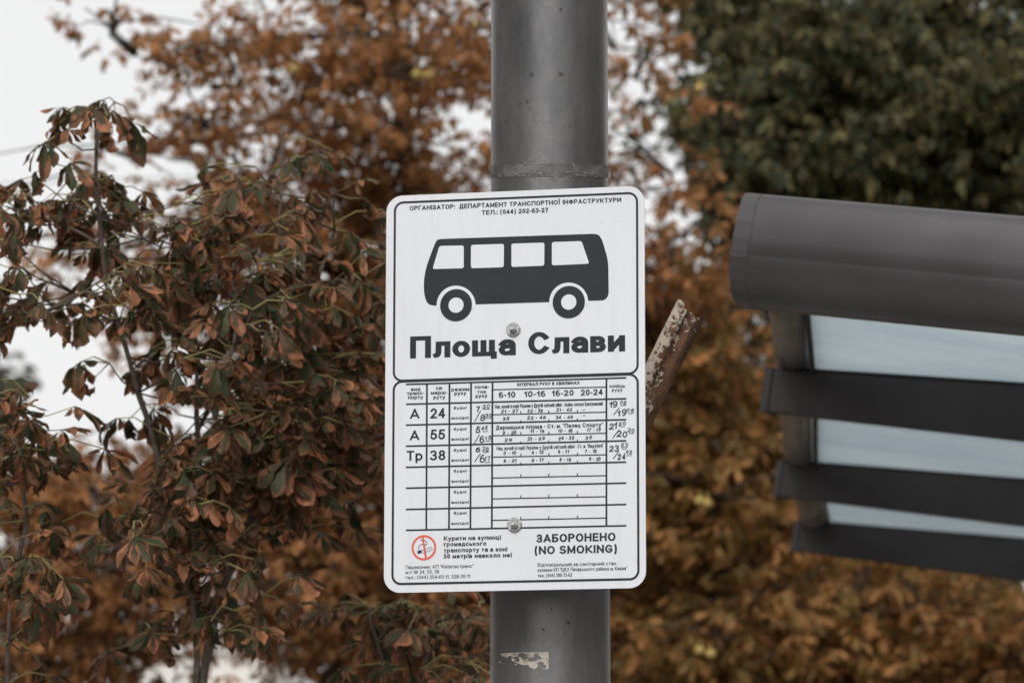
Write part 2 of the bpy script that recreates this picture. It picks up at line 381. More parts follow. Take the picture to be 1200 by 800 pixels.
# far pale building seen through the twigs at the lower left
def building():
    Y = 62.0
    b = empty('pale_building', (-7.5, Y, 0))
    tag(b, 'low cream white building with a plain cornice seen through twigs at the lower left', 'building')
    wm = mat('cream_render', (.80, .77, .75), .9, noise=(.6, (.74, .71, .69), .35, .65))
    bm = bmesh.new(); add_box(bm, (-9, 0, 0), (3.6, 8, 5.6)); bm_obj('wall', bm, wm, b)
    bm = bmesh.new(); add_box(bm, (-9.2, -.22, 5.6), (3.8, 8.2, 5.85)); add_box(bm, (-9.1, -.12, 5.3), (3.7, -.003, 5.42)); bm_obj('cornice', bm, wm, b)
    bm = bmesh.new()
    vs = [bm.verts.new(p) for p in ((-9.2, -.22, 5.853), (3.8, -.22, 5.853), (3.8, 8.2, 5.853), (-9.2, 8.2, 5.853), (-1, 4, 6.5))]
    for i in range(4): bm.faces.new((vs[i], vs[(i + 1) % 4], vs[4]))
    bm_obj('roof', bm, mat('pale_sheet_roof', (.6, .6, .62), .6), b)
    fm = mat('window_frame', (.75, .75, .75), .5); gm = mat('window_glass', (.35, .38, .42), .1)
    fme = None
    for i in range(6):
        x = -7.6 + i * 2.1
        bm = bmesh.new()
        for lo, hi in (((-.6, -.06, 0), (-.52, .1, 1.6)), ((.52, -.06, 0), (.6, .1, 1.6)), ((-.52, -.06, 1.52), (.52, .1, 1.6)), ((-.52, -.06, 0), (.52, .1, .08)), ((-.03, -.05, .08), (.03, .1, 1.52))):
            add_box(bm, lo, hi)
        w = bm_obj('window', bm, fm, b); w.location = (x, -.012, 3.1)
        bm = bmesh.new(); add_box(bm, (-.515, -.02, .083), (.515, .01, 1.517)); bm_obj('pane', bm, gm, w)
building()

# thin overhead wire far away at the upper left
bm = bmesh.new()
wp = []
for i in range(25):
    t = i / 24; a = at(-500, 232, 30) * (1 - t) + at(1700, 120, 34) * t
    a.z -= .5 * 4 * t * (1 - t) * .2
    wp.append(a)
add_tube(bm, wp, [.004] * 25, 6)
o = bm_obj('overhead_wire', bm, mat('wire', (.03, .03, .03), .6))
tag(o, 'thin dark overhead wire crossing the pale sky at the upper left', 'wire')

# ------------------------------------------------------------------ pole
POLE_Y = 5.325
pa = at(644.3, 400, POLE_Y)
PX, PY = pa.x, POLE_Y
PR = 70.0 / FPX * (POLE_Y - .0) * 1.0
pole = empty('lamp_post', (PX, PY, 0.12))
tag(pole, 'thick round grey steel post carrying the white bus stop sign', 'post')
bm = bmesh.new()
nseg, rings = 72, 40
V = []
for i in range(rings + 1):
    z = i / rings * 8.4
    r = PR * (1.018 - .0080 * z)
    V.append([bm.verts.new((r * math.cos(2 * math.pi * j / nseg), r * math.sin(2 * math.pi * j / nseg), z)) for j in range(nseg)])
for i in range(rings):
    for j in range(nseg):
        k = (j + 1) % nseg
        bm.faces.new((V[i][j], V[i][k], V[i + 1][k], V[i + 1][j]))
bm_obj('shaft', bm, M['pole'], pole, True)
bm = bmesh.new(); add_tube(bm, [(0, 0, 0), (0, 0, .02), (0, 0, .021), (0, 0, .3)], [.2, .2, PR * 1.12, PR * 1.1], 32); bm_obj('base_collar', bm, M['pole'], pole)
def pr(z): return PR * (1.018 - .0080 * z)
def pole_point(px, py):
    """angle round the post and height above its foot of the surface point seen at (px, py)"""
    d = ray(px, py); o = Vector((0, 0, CAM_Z))
    r = pr(2.2)
    dx, dy = d.x, d.y; ox, oy = o.x - PX, o.y - PY
    a = dx * dx + dy * dy; b = 2 * (ox * dx + oy * dy); c = ox * ox + oy * oy - r * r
    disc = max(b * b - 4 * a * c, 0)
    t = (-b - math.sqrt(disc)) / (2 * a)
    p = o + d * t
    return math.atan2(p.y - PY, p.x - PX), p.z - .12
def ring_patch(bm, a0, a1, z0, z1, lift, keep=None, na=60, nz=8, tilt=0):
    grid = {}
    for i in range(na + 1):
        for j in range(nz + 1):
            a = a0 + (a1 - a0) * i / na; z = z0 + (z1 - z0) * j / nz
            r = pr(z) + lift
            grid[i, j] = bm.verts.new((r * math.cos(a), r * math.sin(a), z + tilt * r * (1 + math.sin(a))))
    for i in range(na):
        for j in range(nz):
            if keep is None or keep(i / na, j / nz):
                bm.faces.new((grid[i, j], grid[i + 1, j], grid[i + 1, j + 1], grid[i, j + 1]))
    for v in [v for v in bm.verts if not v.link_faces]: bm.verts.remove(v)
# old tape band above the sign
_, zt = pole_point(644, 192); _, zb = pole_point(644, 207)
bm = bmesh.new(); ring_patch(bm, 0, 2 * math.pi, zb, zt, .0006, lambda u, v: not (random.random() < .10 and (v < .15 or v > .8)), 140, 8, .16); bm_obj('tape_band', bm, M['band'], pole, True)
# scuffs
bm = bmesh.new()
for k in range(60):
    px = random.gauss(640, 24); py = random.gauss(200, 6)
    a, z = pole_point(px, py)
    l = random.uniform(.002, .009); an = random.uniform(-1.2, .6)
    w = random.uniform(.0002, .0005)
    p = []
    for (s, t) in ((-1, -1), (1, -1), (1, 1), (-1, 1)):
        da = (s * l / 2 * math.cos(an) - t * w * math.sin(an)) / PR; dz = s * l / 2 * math.sin(an) + t * w * math.cos(an)
        rr = pr(z) + .0010 + k * .00001
        p.append(bm.verts.new((rr * math.cos(a + da), rr * math.sin(a + da), z + dz)))
    bm.faces.new(p)
o = bm_obj('scuff_marks', bm, M['scuff'], pole); o['kind'] = 'stuff'
# dents and pits seen on the post
for (px, py, s) in ((657, 11, 4), (623, 87, 5), (657, 87, 5), (609, 121, 4), (618, 119, 3.4), (621, 128, 2.6), (593, 142, 3), (589, 172, 5), (668, 148, 2), (672, 122, 1.6), (646, 713, 2.6), (666, 729, 4), (637, 737, 2.8), (662, 740, 2), (615, 751, 1.6), (704, 752, 2)):
    a, z = pole_point(px, py)
    bm = bmesh.new()
    c = None; ring = []
    rr = s / 826 * .5
    for j in range(12):
        q = rr * random.uniform(.7, 1.15)
        da = q * math.cos(j * math.pi / 6) / PR; dz = q * math.sin(j * math.pi / 6) * 1.1
        ring.append(bm.verts.new(((pr(z) + .0006) * math.cos(a + da), (pr(z) + .0006) * math.sin(a + da), z + dz)))
    bm.faces.new(ring)
    bm_obj('pit', bm, M['pit'], pole)
# torn sticker
a0, _ = pole_point(574.8, 773); a1, _ = pole_point(643, 773); _, z1 = pole_point(610, 764); _, z0 = pole_point(610, 784)
random.seed(3)
hole = [(random.random(), random.random(), random.uniform(.012, .055)) for _ in range(75)]
def keep(u, v):
    v = 1 - v
    if u < .62 and v > .62 + .12 * math.sin(u * 23): return False
    if .62 <= u < .83 and v > .62 + (u - .62) * 1.7: return False
    dens = .75 if u < .5 else 1.0
    for (a, b, r) in hole:
        if a > .93: continue
        if ((u - a) * 1.0) ** 2 + ((v - b) * .32) ** 2 < (r * (1.25 if u < .55 else .75)) ** 2: return False
    return random.random() > .06
bm = bmesh.new(); ring_patch(bm, a0, a1, z0, z1, .0007, keep, 130, 40); bm_obj('torn_sticker', bm, M['paper'], pole)

# ------------------------------------------------------------------ rusty bracket
def bracket():
    root = empty('rusty_bracket')
    tag(root, 'short rusty steel channel with flaking cream paint sticking up behind the sign', 'bracket')
    Yb = 5.42
    A = at(734, 516, Yb); B = at(810, 362, Yb - .03)
    ax = (B - A).normalized()
    side = Vector((1, 0, 0)); side = (side - ax * side.dot(ax)).normalized()
    dep = ax.cross(side); 
    if dep.y < 0: dep = -dep
    Mx = Matrix((side, dep, ax)).transposed().to_4x4(); Mx.translation = A
    root.matrix_world = Mx
    L = (B - A).length
    prof = [(-.0205, .010), (-.0205, .003), (-.0165, -.003), (-.008, -.006), (-.0045, -.0045), (-.001, .0035), (.002, .0045), (.0055, -.002), (.011, -.004), (.0165, -.001), (.0205, .006), (.0205, .012),
            (.016, .009), (.0105, .001), (.0075, .002), (.003, .010), (-.003, .0095), (-.007, .001), (-.013, .002), (-.0165, .009)]
    bm = bmesh.new(); n = len(prof); rows = []
    NR = 26
    random.seed(5)
    for i in range(NR + 1):
        t = i / NR; row = []
        for (x, y) in prof:
            zz = t * L
            if i == NR:      # torn top edge: left lip highest, groove lower, right lip lower still
                zz += .005 if x < -.012 else (-.004 if x < .004 else -.008 + .004 * (x > .015))
            sc_ = .80 + .2 * t
            j = .00035
            row.append(bm.verts.new((x * 1.12 + random.uniform(-j, j), y * sc_ + random.uniform(-j, j), zz)))
        rows.append(row)
    for i in range(NR):
        for k in range(n):
            q = (k + 1) % n
            bm.faces.new((rows[i][k], rows[i][q], rows[i + 1][q], rows[i + 1][k]))
    bm.faces.new(rows[0][::-1]); bm.faces.new(rows[-1])
    bm_obj('channel', bm, M['rust'], root, True, 40)
    # fixing plate, arm and clamp round the post
    inv = Mx.inverted()
    bm = bmesh.new()
    P = [at(x, y, Yb - .012) for x, y in ((748, 433), (764, 431), (771, 440), (768, 478), (756, 492), (744, 490))]
    fr_ = [bm.verts.new(inv @ p) for p in P]; bk = [bm.verts.new(inv @ (p + Vector((0, .005, 0)))) for p in P]
    bm.faces.new(fr_); bm.faces.new(bk[::-1])
    for i in range(6): bm.faces.new((fr_[i], bk[i], bk[(i + 1) % 6], fr_[(i + 1) % 6]))
    bm_obj('fixing_plate', bm, M['rust'], root)
    bm = bmesh.new()
    h = at(750, 470, Yb)
    a = Vector((PX + PR * .8, PY + .03, h.z)); 
    add_tube(bm, [inv @ a, inv @ Vector((h.x, Yb + .004, h.z))], [.012, .012], 10)
    bm_obj('arm', bm, M['rust'], root)
    bm = bmesh.new()
    n = 40; rg = []
    for j in range(n):
        an = 2 * math.pi * j / n
        rg.append([bm.verts.new(inv @ Vector((PX + (PR + e) * math.cos(an), PY + (PR + e) * math.sin(an), h.z + dz))) for e, dz in ((.0005, -.02), (.004, -.02), (.004, .02), (.0005, .02))])
    for j in range(n):
        k = (j + 1) % n
        for q in range(4): bm.faces.new((rg[j][q], rg[k][q], rg[k][(q + 1) % 4], rg[j][(q + 1) % 4]))
    bm_obj('clamp_band', bm, M['rust'], root)
bracket()

# ------------------------------------------------------------------ the sign
q = [3.01797607e-03, -6.42519480e-02, 5.20535189e+00, -2.09807080e-01, -1.63249115e-01, 3.30120651e-02, 5.47278438e-01]
SW, SH = .36, q[6]
Rs = Matrix.Rotation(q[3], 4, 'Y') @ Matrix.Rotation(q[4], 4, 'X') @ Matrix.Rotation(q[5], 4, 'Z')
SM = CAM @ Matrix.Translation((q[0], q[1], -q[2])) @ Rs
SMI = SM.inverted()
sign = empty('bus_stop_sign', mat=SM)
tag(sign, 'white bus stop sign with a black bus and timetable bolted to the grey post', 'sign')
def S(px, py):
    o = SMI @ Vector((0, 0, CAM_Z)); d = SMI.to_3x3() @ ray(px, py)
    p = o + d * (-o.z / d.z)
    return p.x, p.y
PPM = 302.0 / SW                 # photo pixels per metre on the sign
def rrect(x0, y0, x1, y1, r, n=10):
    P = []
    for cx, cy, a in ((x1 - r, y1 - r, 0), (x0 + r, y1 - r, 90), (x0 + r, y0 + r, 180), (x1 - r, y0 + r, 270)):
        for i in range(n + 1):
            t = R(a + 90 * i / n); P.append((cx + r * math.cos(t), cy + r * math.sin(t)))
    return P
# panel
bm = bmesh.new()
P = rrect(-SW / 2, -SH / 2, SW / 2, SH / 2, 19 / PPM, 12)
f = [bm.verts.new((x, y, 0)) for x, y in P]; bk = [bm.verts.new((x, y, -.0025)) for x, y in P]
bm.faces.new(f); bm.faces.new(bk[::-1])
for i in range(len(P)): bm.faces.new((f[i], bk[i], bk[(i + 1) % len(P)], f[(i + 1) % len(P)]))
bmesh.ops.bevel(bm, geom=[e for e in bm.edges if all(v.co.z > -.001 for v in e.verts)], offset=.0006, segments=2, affect='EDGES')
bm_obj('panel', bm, M['white'], sign)
# two stiffening rails behind, clamped to the post
for yy in (.085, -.185):
    bm = bmesh.new(); add_box(bm, (-.12, yy - .015, -.0145), (.13, yy + .015, -.0028)); bm_obj('mounting_rail', bm, M['alu'], sign)

Z0 = .0003
def flat(name, polys, m, z=Z0, parent=None):
    bm = bmesh.new()
    for i, P in enumerate(polys):
        vs = [bm.verts.new((x, y, z + i * 4e-6)) for x, y in P]
        fc = bm.faces.new(vs)
        fc.normal_update()
        if fc.normal.z < 0: fc.normal_flip()
    me = bpy.data.meshes.new(name); bm.to_mesh(me); bm.free()
    return link(name, me, m, parent or sign)
def outline(x0, y0, x1, y1, r, w):
    A = rrect(x0 - w / 2, y0 - w / 2, x1 + w / 2, y1 + w / 2, r + w / 2); B = rrect(x0 + w / 2, y0 + w / 2, x1 - w / 2, y1 - w / 2, r - w / 2)
    return [[A[i], A[(i + 1) % len(A)], B[(i + 1) % len(A)], B[i]] for i in range(len(A))]
LX = (S(463.2, 300)[0] + S(461.4, 430)[0] + S(460, 600)[0]) / 3
RX = (S(747, 300)[0] + S(747, 430)[0] + S(748, 600)[0]) / 3
TY = (S(480, 237)[1] + S(735, 226.6)[1]) / 2
MY = (S(475, 445.3)[1] + S(736, 438)[1]) / 2
BY = (S(475, 683)[1] + S(735, 679)[1]) / 2
flat('border_line', outline(LX, MY, RX, TY, 10 / PPM, 2.5 / PPM), M['print'])
flat('border_line', outline(LX, BY, RX, MY - 1.0 / PPM, 10 / PPM, 2.5 / PPM), M['print'], Z0 + .00012)

# bus pictogram (traced outline, wheels and windows)
def z1(x, y): return S(440 + x / 3.332, 200 + y / 3.332)
def smooth_poly(P, it=2):
    for _ in range(it):
        Q = []
        for i in range(len(P)):
            a, b = P[i], P[(i + 1) % len(P)]
            Q += [(a[0] * .75 + b[0] * .25, a[1] * .75 + b[1] * .25), (a[0] * .25 + b[0] * .75, a[1] * .25 + b[1] * .75)]
        P = Q
    return P
def rounded(P, r, n=5):
    out = []
    m_ = len(P)
    for i in range(m_):
        p = Vector(P[i]); a = Vector(P[i - 1]); b = Vector(P[(i + 1) % m_])
        rr = r[i] if isinstance(r, (list, tuple)) else r
        d1 = (a - p); d2 = (b - p)
        k1 = min(rr, d1.length * .45); k2 = min(rr, d2.length * .45)
        A = p + d1.normalized() * k1; B = p + d2.normalized() * k2
        for j in range(n + 1):
            t = j / n
            out.append(tuple(A * (1 - t) ** 2 + p * 2 * t * (1 - t) + B * t * t))
    return out
body = rounded([(247, 267), (868, 246), (885, 268), (909, 352), (911, 488), (893, 506), (390, 522), (205, 527), (189, 480), (189, 425), (199, 372), (236, 275)],
               [22, 24, 30, 30, 22, 8, 5, 28, 30, 60, 60, 24])
pict = flat('bus_pictogram', [[z1(*p) for p in body]], M['print'], Z0)
pict['label'] = 'black side view of a bus'
for W_ in ([(250, 294), (345, 292), (345, 381), (223, 384)], [(373, 290), (502, 286), (501, 377), (373, 381)],
           [(531, 285), (660, 281), (659, 371), (531, 376)], [(689, 279), (805, 275), (835, 363), (689, 370)]):
    flat('window', [[z1(*p) for p in rounded(W_, 9)]], M['white'], Z0 + .0001, pict)
def disc(cx, cy, r, n=40): 
    c = z1(cx, cy); rr = r / 3.332 / PPM
    return [(c[0] + rr * math.cos(2 * math.pi * i / n), c[1] + rr * math.sin(2 * math.pi * i / n)) for i in range(n)]
for cx, cy in ((315, 525), (755, 513)):
    ar = [(cx + 76 * math.cos(R(t_)), cy + 76 * math.sin(R(t_))) for t_ in range(-190, 11, 5)]
    flat('wheel_arch', [[z1(*p) for p in ar]], M['white'], Z0 + .0001, pict)
    flat('wheel', [disc(cx, cy, 62.5)], M['print'], Z0 + .0002, pict)
    flat('hub', [disc(cx, cy, 29.5)], M['white'], Z0 + .0003, pict)

# lettering: a stroke font drawn with an elliptical pen ---------------
def arc(cx, cy, rx, ry, a0, a1, n=12):
    return [(cx + rx * math.cos(R(a0 + (a1 - a0) * i / n)), cy + ry * math.sin(R(a0 + (a1 - a0) * i / n))) for i in range(n + 1)]
def mir(P): return [(1 - x, y) for x, y in P]
O_ = arc(.5, .5, .5, .5, 90, 450, 28)
G = {}
G['О'] = (1.02, [O_]); G['O'] = G['О']; G['0'] = (.68, [O_])
G['С'] = (.98, [arc(.5, .5, .5, .5, 38, 322, 24)])
G['P'] = G['Р'] = (.86, [[(0, 0), (0, 1)], [(0, 1), (.55, 1)] + arc(.6, .74, .4, .26, 90, -90, 10) + [(.55, .48), (0, .48)]])
G['Г'] = (.74, [[(0, 0), (0, 1), (1, 1)]])
G['А'] = (1.0, [[(0, 0), (.5, 1)], [(.5, 1), (1, 0)], [(.22, .27), (.78, .27)]])
G['Н'] = (.94, [[(0, 0), (0, 1)], [(1, 0), (1, 1)], [(0, .52), (1, .52)]])
G['І'] = (.27, [[(.5, 0), (.5, 1)]]); G['I'] = G['І']
G['З'] = (.78, [arc(.48, .75, .44, .25, 160, -90, 14), [(.3, .5), (.48, .5)], arc(.48, .25, .52, .25, 90, -160, 14)])
G['Т'] = (.84, [[(0, 1), (1, 1)], [(.5, 0), (.5, 1)]])
G['Д'] = (1.02, [[(.22, 1), (.84, 1), (.84, 0)], [(.22, 1), (.20, .45), (.10, 0)], [(0, -.2), (0, 0), (1, 0), (1, -.2)]])
G['Е'] = (.80, [[(1, 1), (0, 1), (0, 0), (1, 0)], [(0, .52), (.92, .52)]]); G['E'] = G['Е']
G['П'] = (.94, [[(0, 0), (0, 1), (1, 1), (1, 0)]])
G['М'] = (1.06, [[(0, 0), (0, 1)], ((.02, .96), (.5, .05), (.98, .96)), [(1, 1), (1, 0)]]); G['M'] = G['М']
G['Ї'] = (.40, [[(.5, 0), (.5, 1)], [(-.05, 1.28), (.0, 1.28)], [(1.0, 1.28), (1.05, 1.28)]])
G['Ф'] = (1.1, [arc(.5, .5, .5, .32, 90, 450, 28), [(.5, 0), (.5, 1)]])
G['У'] = (.88, [[(0, 1), (.5, .33)], [(1, 1), (.5, .2), (.36, .03), (.12, 0)]])
G['К'] = (.92, [[(0, 0), (0, 1)], [(0, .5), (.3, .5), (.95, 1)], [(.3, .5), (1, 0)]]); G['K'] = G['К']
G['И'] = (.96, [[(0, 1), (0, 0)], ((.02, .04), (.98, .96)), [(1, 1), (1, 0)]])
G['Л'] = (.98, [[(1, 0), (1, 1), (.24, 1), (.22, .35)] + arc(.02, .3, .19, .3, 0, -90, 5)])
G['Х'] = (.92, [[(0, 0), (1, 1)], [(0, 1), (1, 0)]])
G['В'] = (.88, [[(0, 0), (0, 1)], [(0, 1), (.5, 1)] + arc(.52, .765, .40, .235, 90, -90, 8) + [(0, .53)], [(.4, .53)] + arc(.55, .265, .45, .265, 90, -90, 8) + [(0, 0)]])
G['Ц'] = (1.0, [[(0, 1), (0, 0), (1.0, 0), (1.0, -.2)], [(.82, 0), (.82, 1)]])
G['Ь'] = (.86, [[(0, 1), (0, 0), (.5, 0)] + arc(.55, .28, .45, .28, -90, 90, 10) + [(0, .56)]])
G['Ш'] = (1.3, [[(0, 1), (0, 0), (1, 0), (1, 1)], [(.5, 0), (.5, 1)]])
G['Щ'] = (1.38, [[(0, 1), (0, 0), (1, 0), (1, -.24)], [(.45, 0), (.45, 1)], [(.90, 0), (.90, 1)]])
G['Б'] = (.86, [[(.92, 1), (0, 1), (0, 0), (.5, 0)] + arc(.55, .28, .45, .28, -90, 90, 10) + [(0, .56)]])
G['Ж'] = (1.3, [[(.5, 0), (.5, 1)], [(0, 1), (.38, .5), (0, 0)], [(1, 1), (.62, .5), (1, 0)], [(.38, .5), (.62, .5)]])
G['Ч'] = (.86, [[(0, 1), (0, .65)] + arc(.3, .62, .3, .22, 180, 270, 5) + [(1, .40)], [(1, 0), (1, 1)]])
G['N'] = (.94, [[(0, 0), (0, 1)], ((.02, .96), (.98, .04)), [(1, 0), (1, 1)]])
G['S'] = (.88, [arc(.5, .745, .45, .255, 30, 250, 12) + arc(.5, .255, .5, .255, 70, -150, 12)])
G['G'] = (1.0, [arc(.5, .5, .5, .5, 42, 318, 24) + [(.95, .2), (.95, .45), (.55, .45)]])
G['1'] = (.42, [[(1, 0), (1, 1)], [(1, 1), (.6, .8), (0, .68)]])
G['2'] = (.70, [arc(.5, .70, .48, .30, 165, -28, 12) + [(.06, .06), (0, 0), (1, 0)]])
G['3'] = (.70, [arc(.42, .76, .48, .24, 150, -80, 14), arc(.42, .27, .55, .27, 85, -150, 14)])
G['4'] = (.74, [[(.74, 0), (.74, 1)], [(.70, 1), (0, .26), (1, .26)]])
G['5'] = (.70, [[(.92, 1), (.2, 1), (.08, .52)] + arc(.48, .31, .52, .31, 128, -155, 16)])
G['6'] = (.70, [arc(.5, .30, .5, .30, 90, 450, 24), arc(.56, .52, .56, .48, 70, 200, 10)])
G['7'] = (.68, [[(0, 1), (1, 1), (.62, .55), (.42, 0)]])
G['8'] = (.70, [arc(.5, .76, .43, .24, 90, 450, 20), arc(.5, .26, .5, .26, 90, 450, 22)])
G['9'] = (.70, [arc(.5, .70, .5, .30, 90, 450, 24), arc(.44, .48, .56, .48, 20, -110, 10)])
G['('] = (.40, [arc(1.5, .42, 1.5, .80, 128, 232, 10)]); G[')'] = (.40, [mir(arc(1.5, .42, 1.5, .80, 128, 232, 10))])
G['.'] = (.2, [[(.5, 0), (.5, .03)]]); G[':'] = (.2, [[(.5, 0), (.5, .03)], [(.5, .62), (.5, .65)]])
G[','] = (.2, [[(.5, 0), (.5, -.14)]]); G['-'] = (.34, [[(0, .38), (1, .38)]])
G['"'] = (.34, [[(0, 1), (0, .78)], [(1, 1), (1, .78)]]); G['/'] = (.4, [[(0, 0), (1, 1)]])
G['№'] = (1.5, [[(0, 0), (0, 1)], [(0, 1), (.5, 0)], [(.5, 0), (.5, 1)], arc(.86, .66, .14, .24, 90, 450, 16), [(.74, .14), (.98, .14)]])
G['№'] = (1.4, G['№'][1])
XH = .73
low = {}
for ch in 'вгжзийклмнптхцчшщьосд': low[ch] = ch.upper()
LG = {}
for ch, up in low.items():
    w_, st = G['И' if ch == 'й' else up]
    LG[ch] = (w_ * (.80 if ch not in 'о' else .78), list(st))   # small capitals
LG['й'][1].append([(.24, 1.3), (.5, 1.2), (.76, 1.3)])
LG['а'] = (.76, [arc(.47, .66, .45, .34, 158, 90, 5) + arc(.55, .66, .45, .34, 90, 0, 7) + [(1, 0)], tuple(arc(.44, .29, .44, .29, 90, 270, 16) + [(.75, .04), (1, .24)]), tuple([(.42, .575), (1, .63)])])
LG['е'] = (.76, [[(1, .48), (0, .48)] + arc(.5, .5, .5, .5, 180, 0, 14) + [(1, .48)], arc(.5, .5, .5, .5, 180, 325, 12)])
LG['р'] = (.78, [[(0, -.42), (0, 1)], arc(.48, .5, .52, .5, 90, 450, 24)])
LG['у'] = (.74, [[(0, 1), (.52, .05)], [(1, 1), (.5, -.12), (.36, -.36), (.08, -.38)]])
LG['і'] = (.24, [[(.5, 0), (.5, 1)], [(.5, 1.36), (.5, 1.39)]])
LG['ї'] = (.34, [[(.5, 0), (.5, 1)], [(-.05, 1.36), (-.02, 1.36)], [(1.02, 1.36), (1.05, 1.36)]])
LG['є'] = (.74, [arc(.5, .5, .5, .5, 40, 320, 20), [(.0, .5), (.7, .5)]])
LG['б'] = (.78, [arc(.5, .46, .5, .46, 90, 450, 22), [(0, .46), (.02, .95)] + arc(.5, .98, .46, .34, 175, 90, 6) + [(.92, 1.42)]])
def pen(P, hx, hy, ext=True):
    """outline strip of a polyline drawn with an elliptical pen and square ends"""
    P = [np.array(p, float) for p in P]
    Q = [P[0]]
    for p in P[1:]:
        if np.hypot(*(p - Q[-1])) > 1e-6: Q.append(p)
    P = Q if len(Q) > 1 else [P[0], P[0] + np.array([0, 1e-5])]
    closed = np.hypot(*(P[0] - P[-1])) < 1e-5 and len(P) > 4
    if closed: P = P[:-1]
    n = len(P)
    def d(a, b):
        v = b - a; return v / max(np.hypot(*v), 1e-9)
    if not closed and ext:
        a = d(P[1], P[0]); P[0] = P[0] + a * np.array([hx, hy]) * .999; b = d(P[-2], P[-1]); P[-1] = P[-1] + b * np.array([hx, hy]) * .999
    Lf, Rt = [], []
    for i in range(n):
        if closed: d0, d1 = d(P[i - 1], P[i]), d(P[i], P[(i + 1) % n])
        else:
            d0 = d(P[i - 1], P[i]) if i else d(P[0], P[1]); d1 = d(P[i], P[i + 1]) if i < n - 1 else d0
        # miter in pen space
        s = np.array([1 / hx, 1 / hy]); e0 = d0 * s; e1 = d1 * s
        e0 /= np.hypot(*e0); e1 /= np.hypot(*e1)
        n0 = np.array([-e0[1], e0[0]]); n1 = np.array([-e1[1], e1[0]])
        m_ = n0 + n1; k = m_.dot(m_)
        m_ = m_ * (2 / k) if k > .5 else n0
        m_ = m_ * np.array([hx, hy])
        Lf.append(P[i] + m_); Rt.append(P[i] - m_)
    F = []
    N_ = n if closed else n - 1
    V_ = Lf + Rt
    for i in range(N_):
        j = (i + 1) % n
        F.append((i, n + i, n + j, j))
    return V_, F
def text(name, s, xl, xr, base, cap, bold=0.0, boldy=None, m='print', parent=None, slant=0, z=Z0, jit=0.0, xh=XH, gap=.14):
    """s from xl to xr (photo px) with its baseline at base; bold: half stroke width as a share of the cap height"""
    a = S(xl, base); b = S(xr, base); wid = b[0] - a[0]; ch = cap / PPM
    # first pass: advance widths
    adv, x = [], 0.0
    for c in s:
        if c == ' ': x += .46; adv.append(None); continue
        w_, st = G[c] if c in G else LG[c]
        adv.append(x); x += w_ + gap
    tot = x - gap
    k = wid / tot                       # metres per cap unit, across
    hx = min(bold * ch, .17 * k); hy = (boldy if boldy is not None else bold * .8) * ch
    VV, FF, c0, q = [], [], 0, 0
    for c, ax in zip(s, adv):
        if ax is None: continue
        isl = c in LG
        w_, st = LG[c] if isl else G[c]
        Hh = ch * (xh if isl else 1.0)
        W_ = w_ * k; jx = random.gauss(0, jit) * ch; jy = random.gauss(0, jit) * ch; js = 1 + random.gauss(0, jit)
        for P in st:
            P2 = [(a[0] + ax * k + jx + hx + u * max(W_ - 2 * hx, 0), a[1] + jy + hy + v * (Hh * js - 2 * hy)) for u, v in P]
            if len(P2) < 2: continue
            ylo = a[1] + jy if min(v for u, v in P) >= -.01 else -9; yhi = a[1] + jy + Hh * js if max(v for u, v in P) <= 1.01 else 9
            V_, F_ = pen(P2, hx, hy, not isinstance(P, tuple))
            for v in V_:
                y_ = min(max(v[1], ylo), yhi)
                VV.append((v[0] + (y_ - a[1]) * slant, y_, z + (q % 40) * 5e-6))
            FF += [tuple(i + c0 for i in f) for f in F_]; c0 += len(V_); q += 1
    me = raw_mesh(name, VV, FF, [M[m]], smooth=False)
    return link(name, me, None, parent or sign)
text('heading_text', 'ОРГАНІЗАТОР:  ДЕПАРТАМЕНТ ТРАНСПОРТНОЇ ІНФРАСТРУКТУРИ', 479.9, 728, 246.8, 5.3, .115)
text('heading_text', 'ТЕЛ.: (044) 202-63-27', 564.5, 642.5, 251.9, 5.3, .115)
text('stop_name_text', 'Площа', 480.5, 604.5, 420.0, 25.5, .138, .098, gap=.085)
text('stop_name_text', 'Слави', 619.0, 732.6, 415.2, 25.5, .138, .098, gap=.085)
for s, a, b, y in (('вид', 481.8, 492.9, 458.1), ('транс-', 477, 496.9, 462.9), ('порту', 478.2, 495.8, 467.7),
                   ('марш-', 505, 524.2, 462.2), ('руту', 507.9, 521.7, 467.4), ('режим', 529, 550, 458.3), ('руху', 532.5, 546.3, 462.9),
                   ('поча-', 556.4, 573, 455.5), ('ток', 559.2, 569.9, 461), ('руху', 557.2, 571, 465.9)):
    text('column_heading_text', s, a, b, y, 4.4, .12)
text('column_heading_text', '№', 511.3, 518.3, 456.9, 3.9, .12)
text('column_heading_text', 'ІНТЕРВАЛ РУХУ В ХВИЛИНАХ', 606.2, 679.3, 452.4, 3.7, .13)
for s, a, b, y in (('6-10', 584.5, 604, 466.1), ('10-16', 614.3, 639.1, 465.2), ('16-20', 646.8, 672.3, 464.2), ('20-24', 680.7, 706.4, 463.3)):
    text('hour_range_text', s, a, b, y, 6.8, .115)
text('column_heading_text', 'КІНЕЦЬ', 714.4, 732.5, 454.4, 3.3, .13)
text('column_heading_text', 'РУХУ', 717, 729.5, 459.4, 3.3, .13)
for s, a, b, y in (('А', 480.5, 491.6, 490.6), ('24', 504.4, 521.8, 490.1), ('А', 480.3, 491.4, 515.8), ('55', 504.4, 521.6, 515.0), ('Тр', 476.5, 495.2, 539.8), ('38', 504.4, 521.9, 539.3)):
    text('route_number_text', s, a, b, y, 11.6, .10, .085)
for y1, y2 in ((479.5, 491.3), (504.3, 516), (529, 540.6), (553.4, 565.3), (577.9, 590), (602.6, 614.7)):
    text('day_text', 'будні', 531.7, 546.7, y1, 3.4, .12); text('day_text', 'вихідні', 529.1, 549.2, y2, 3.4, .12)
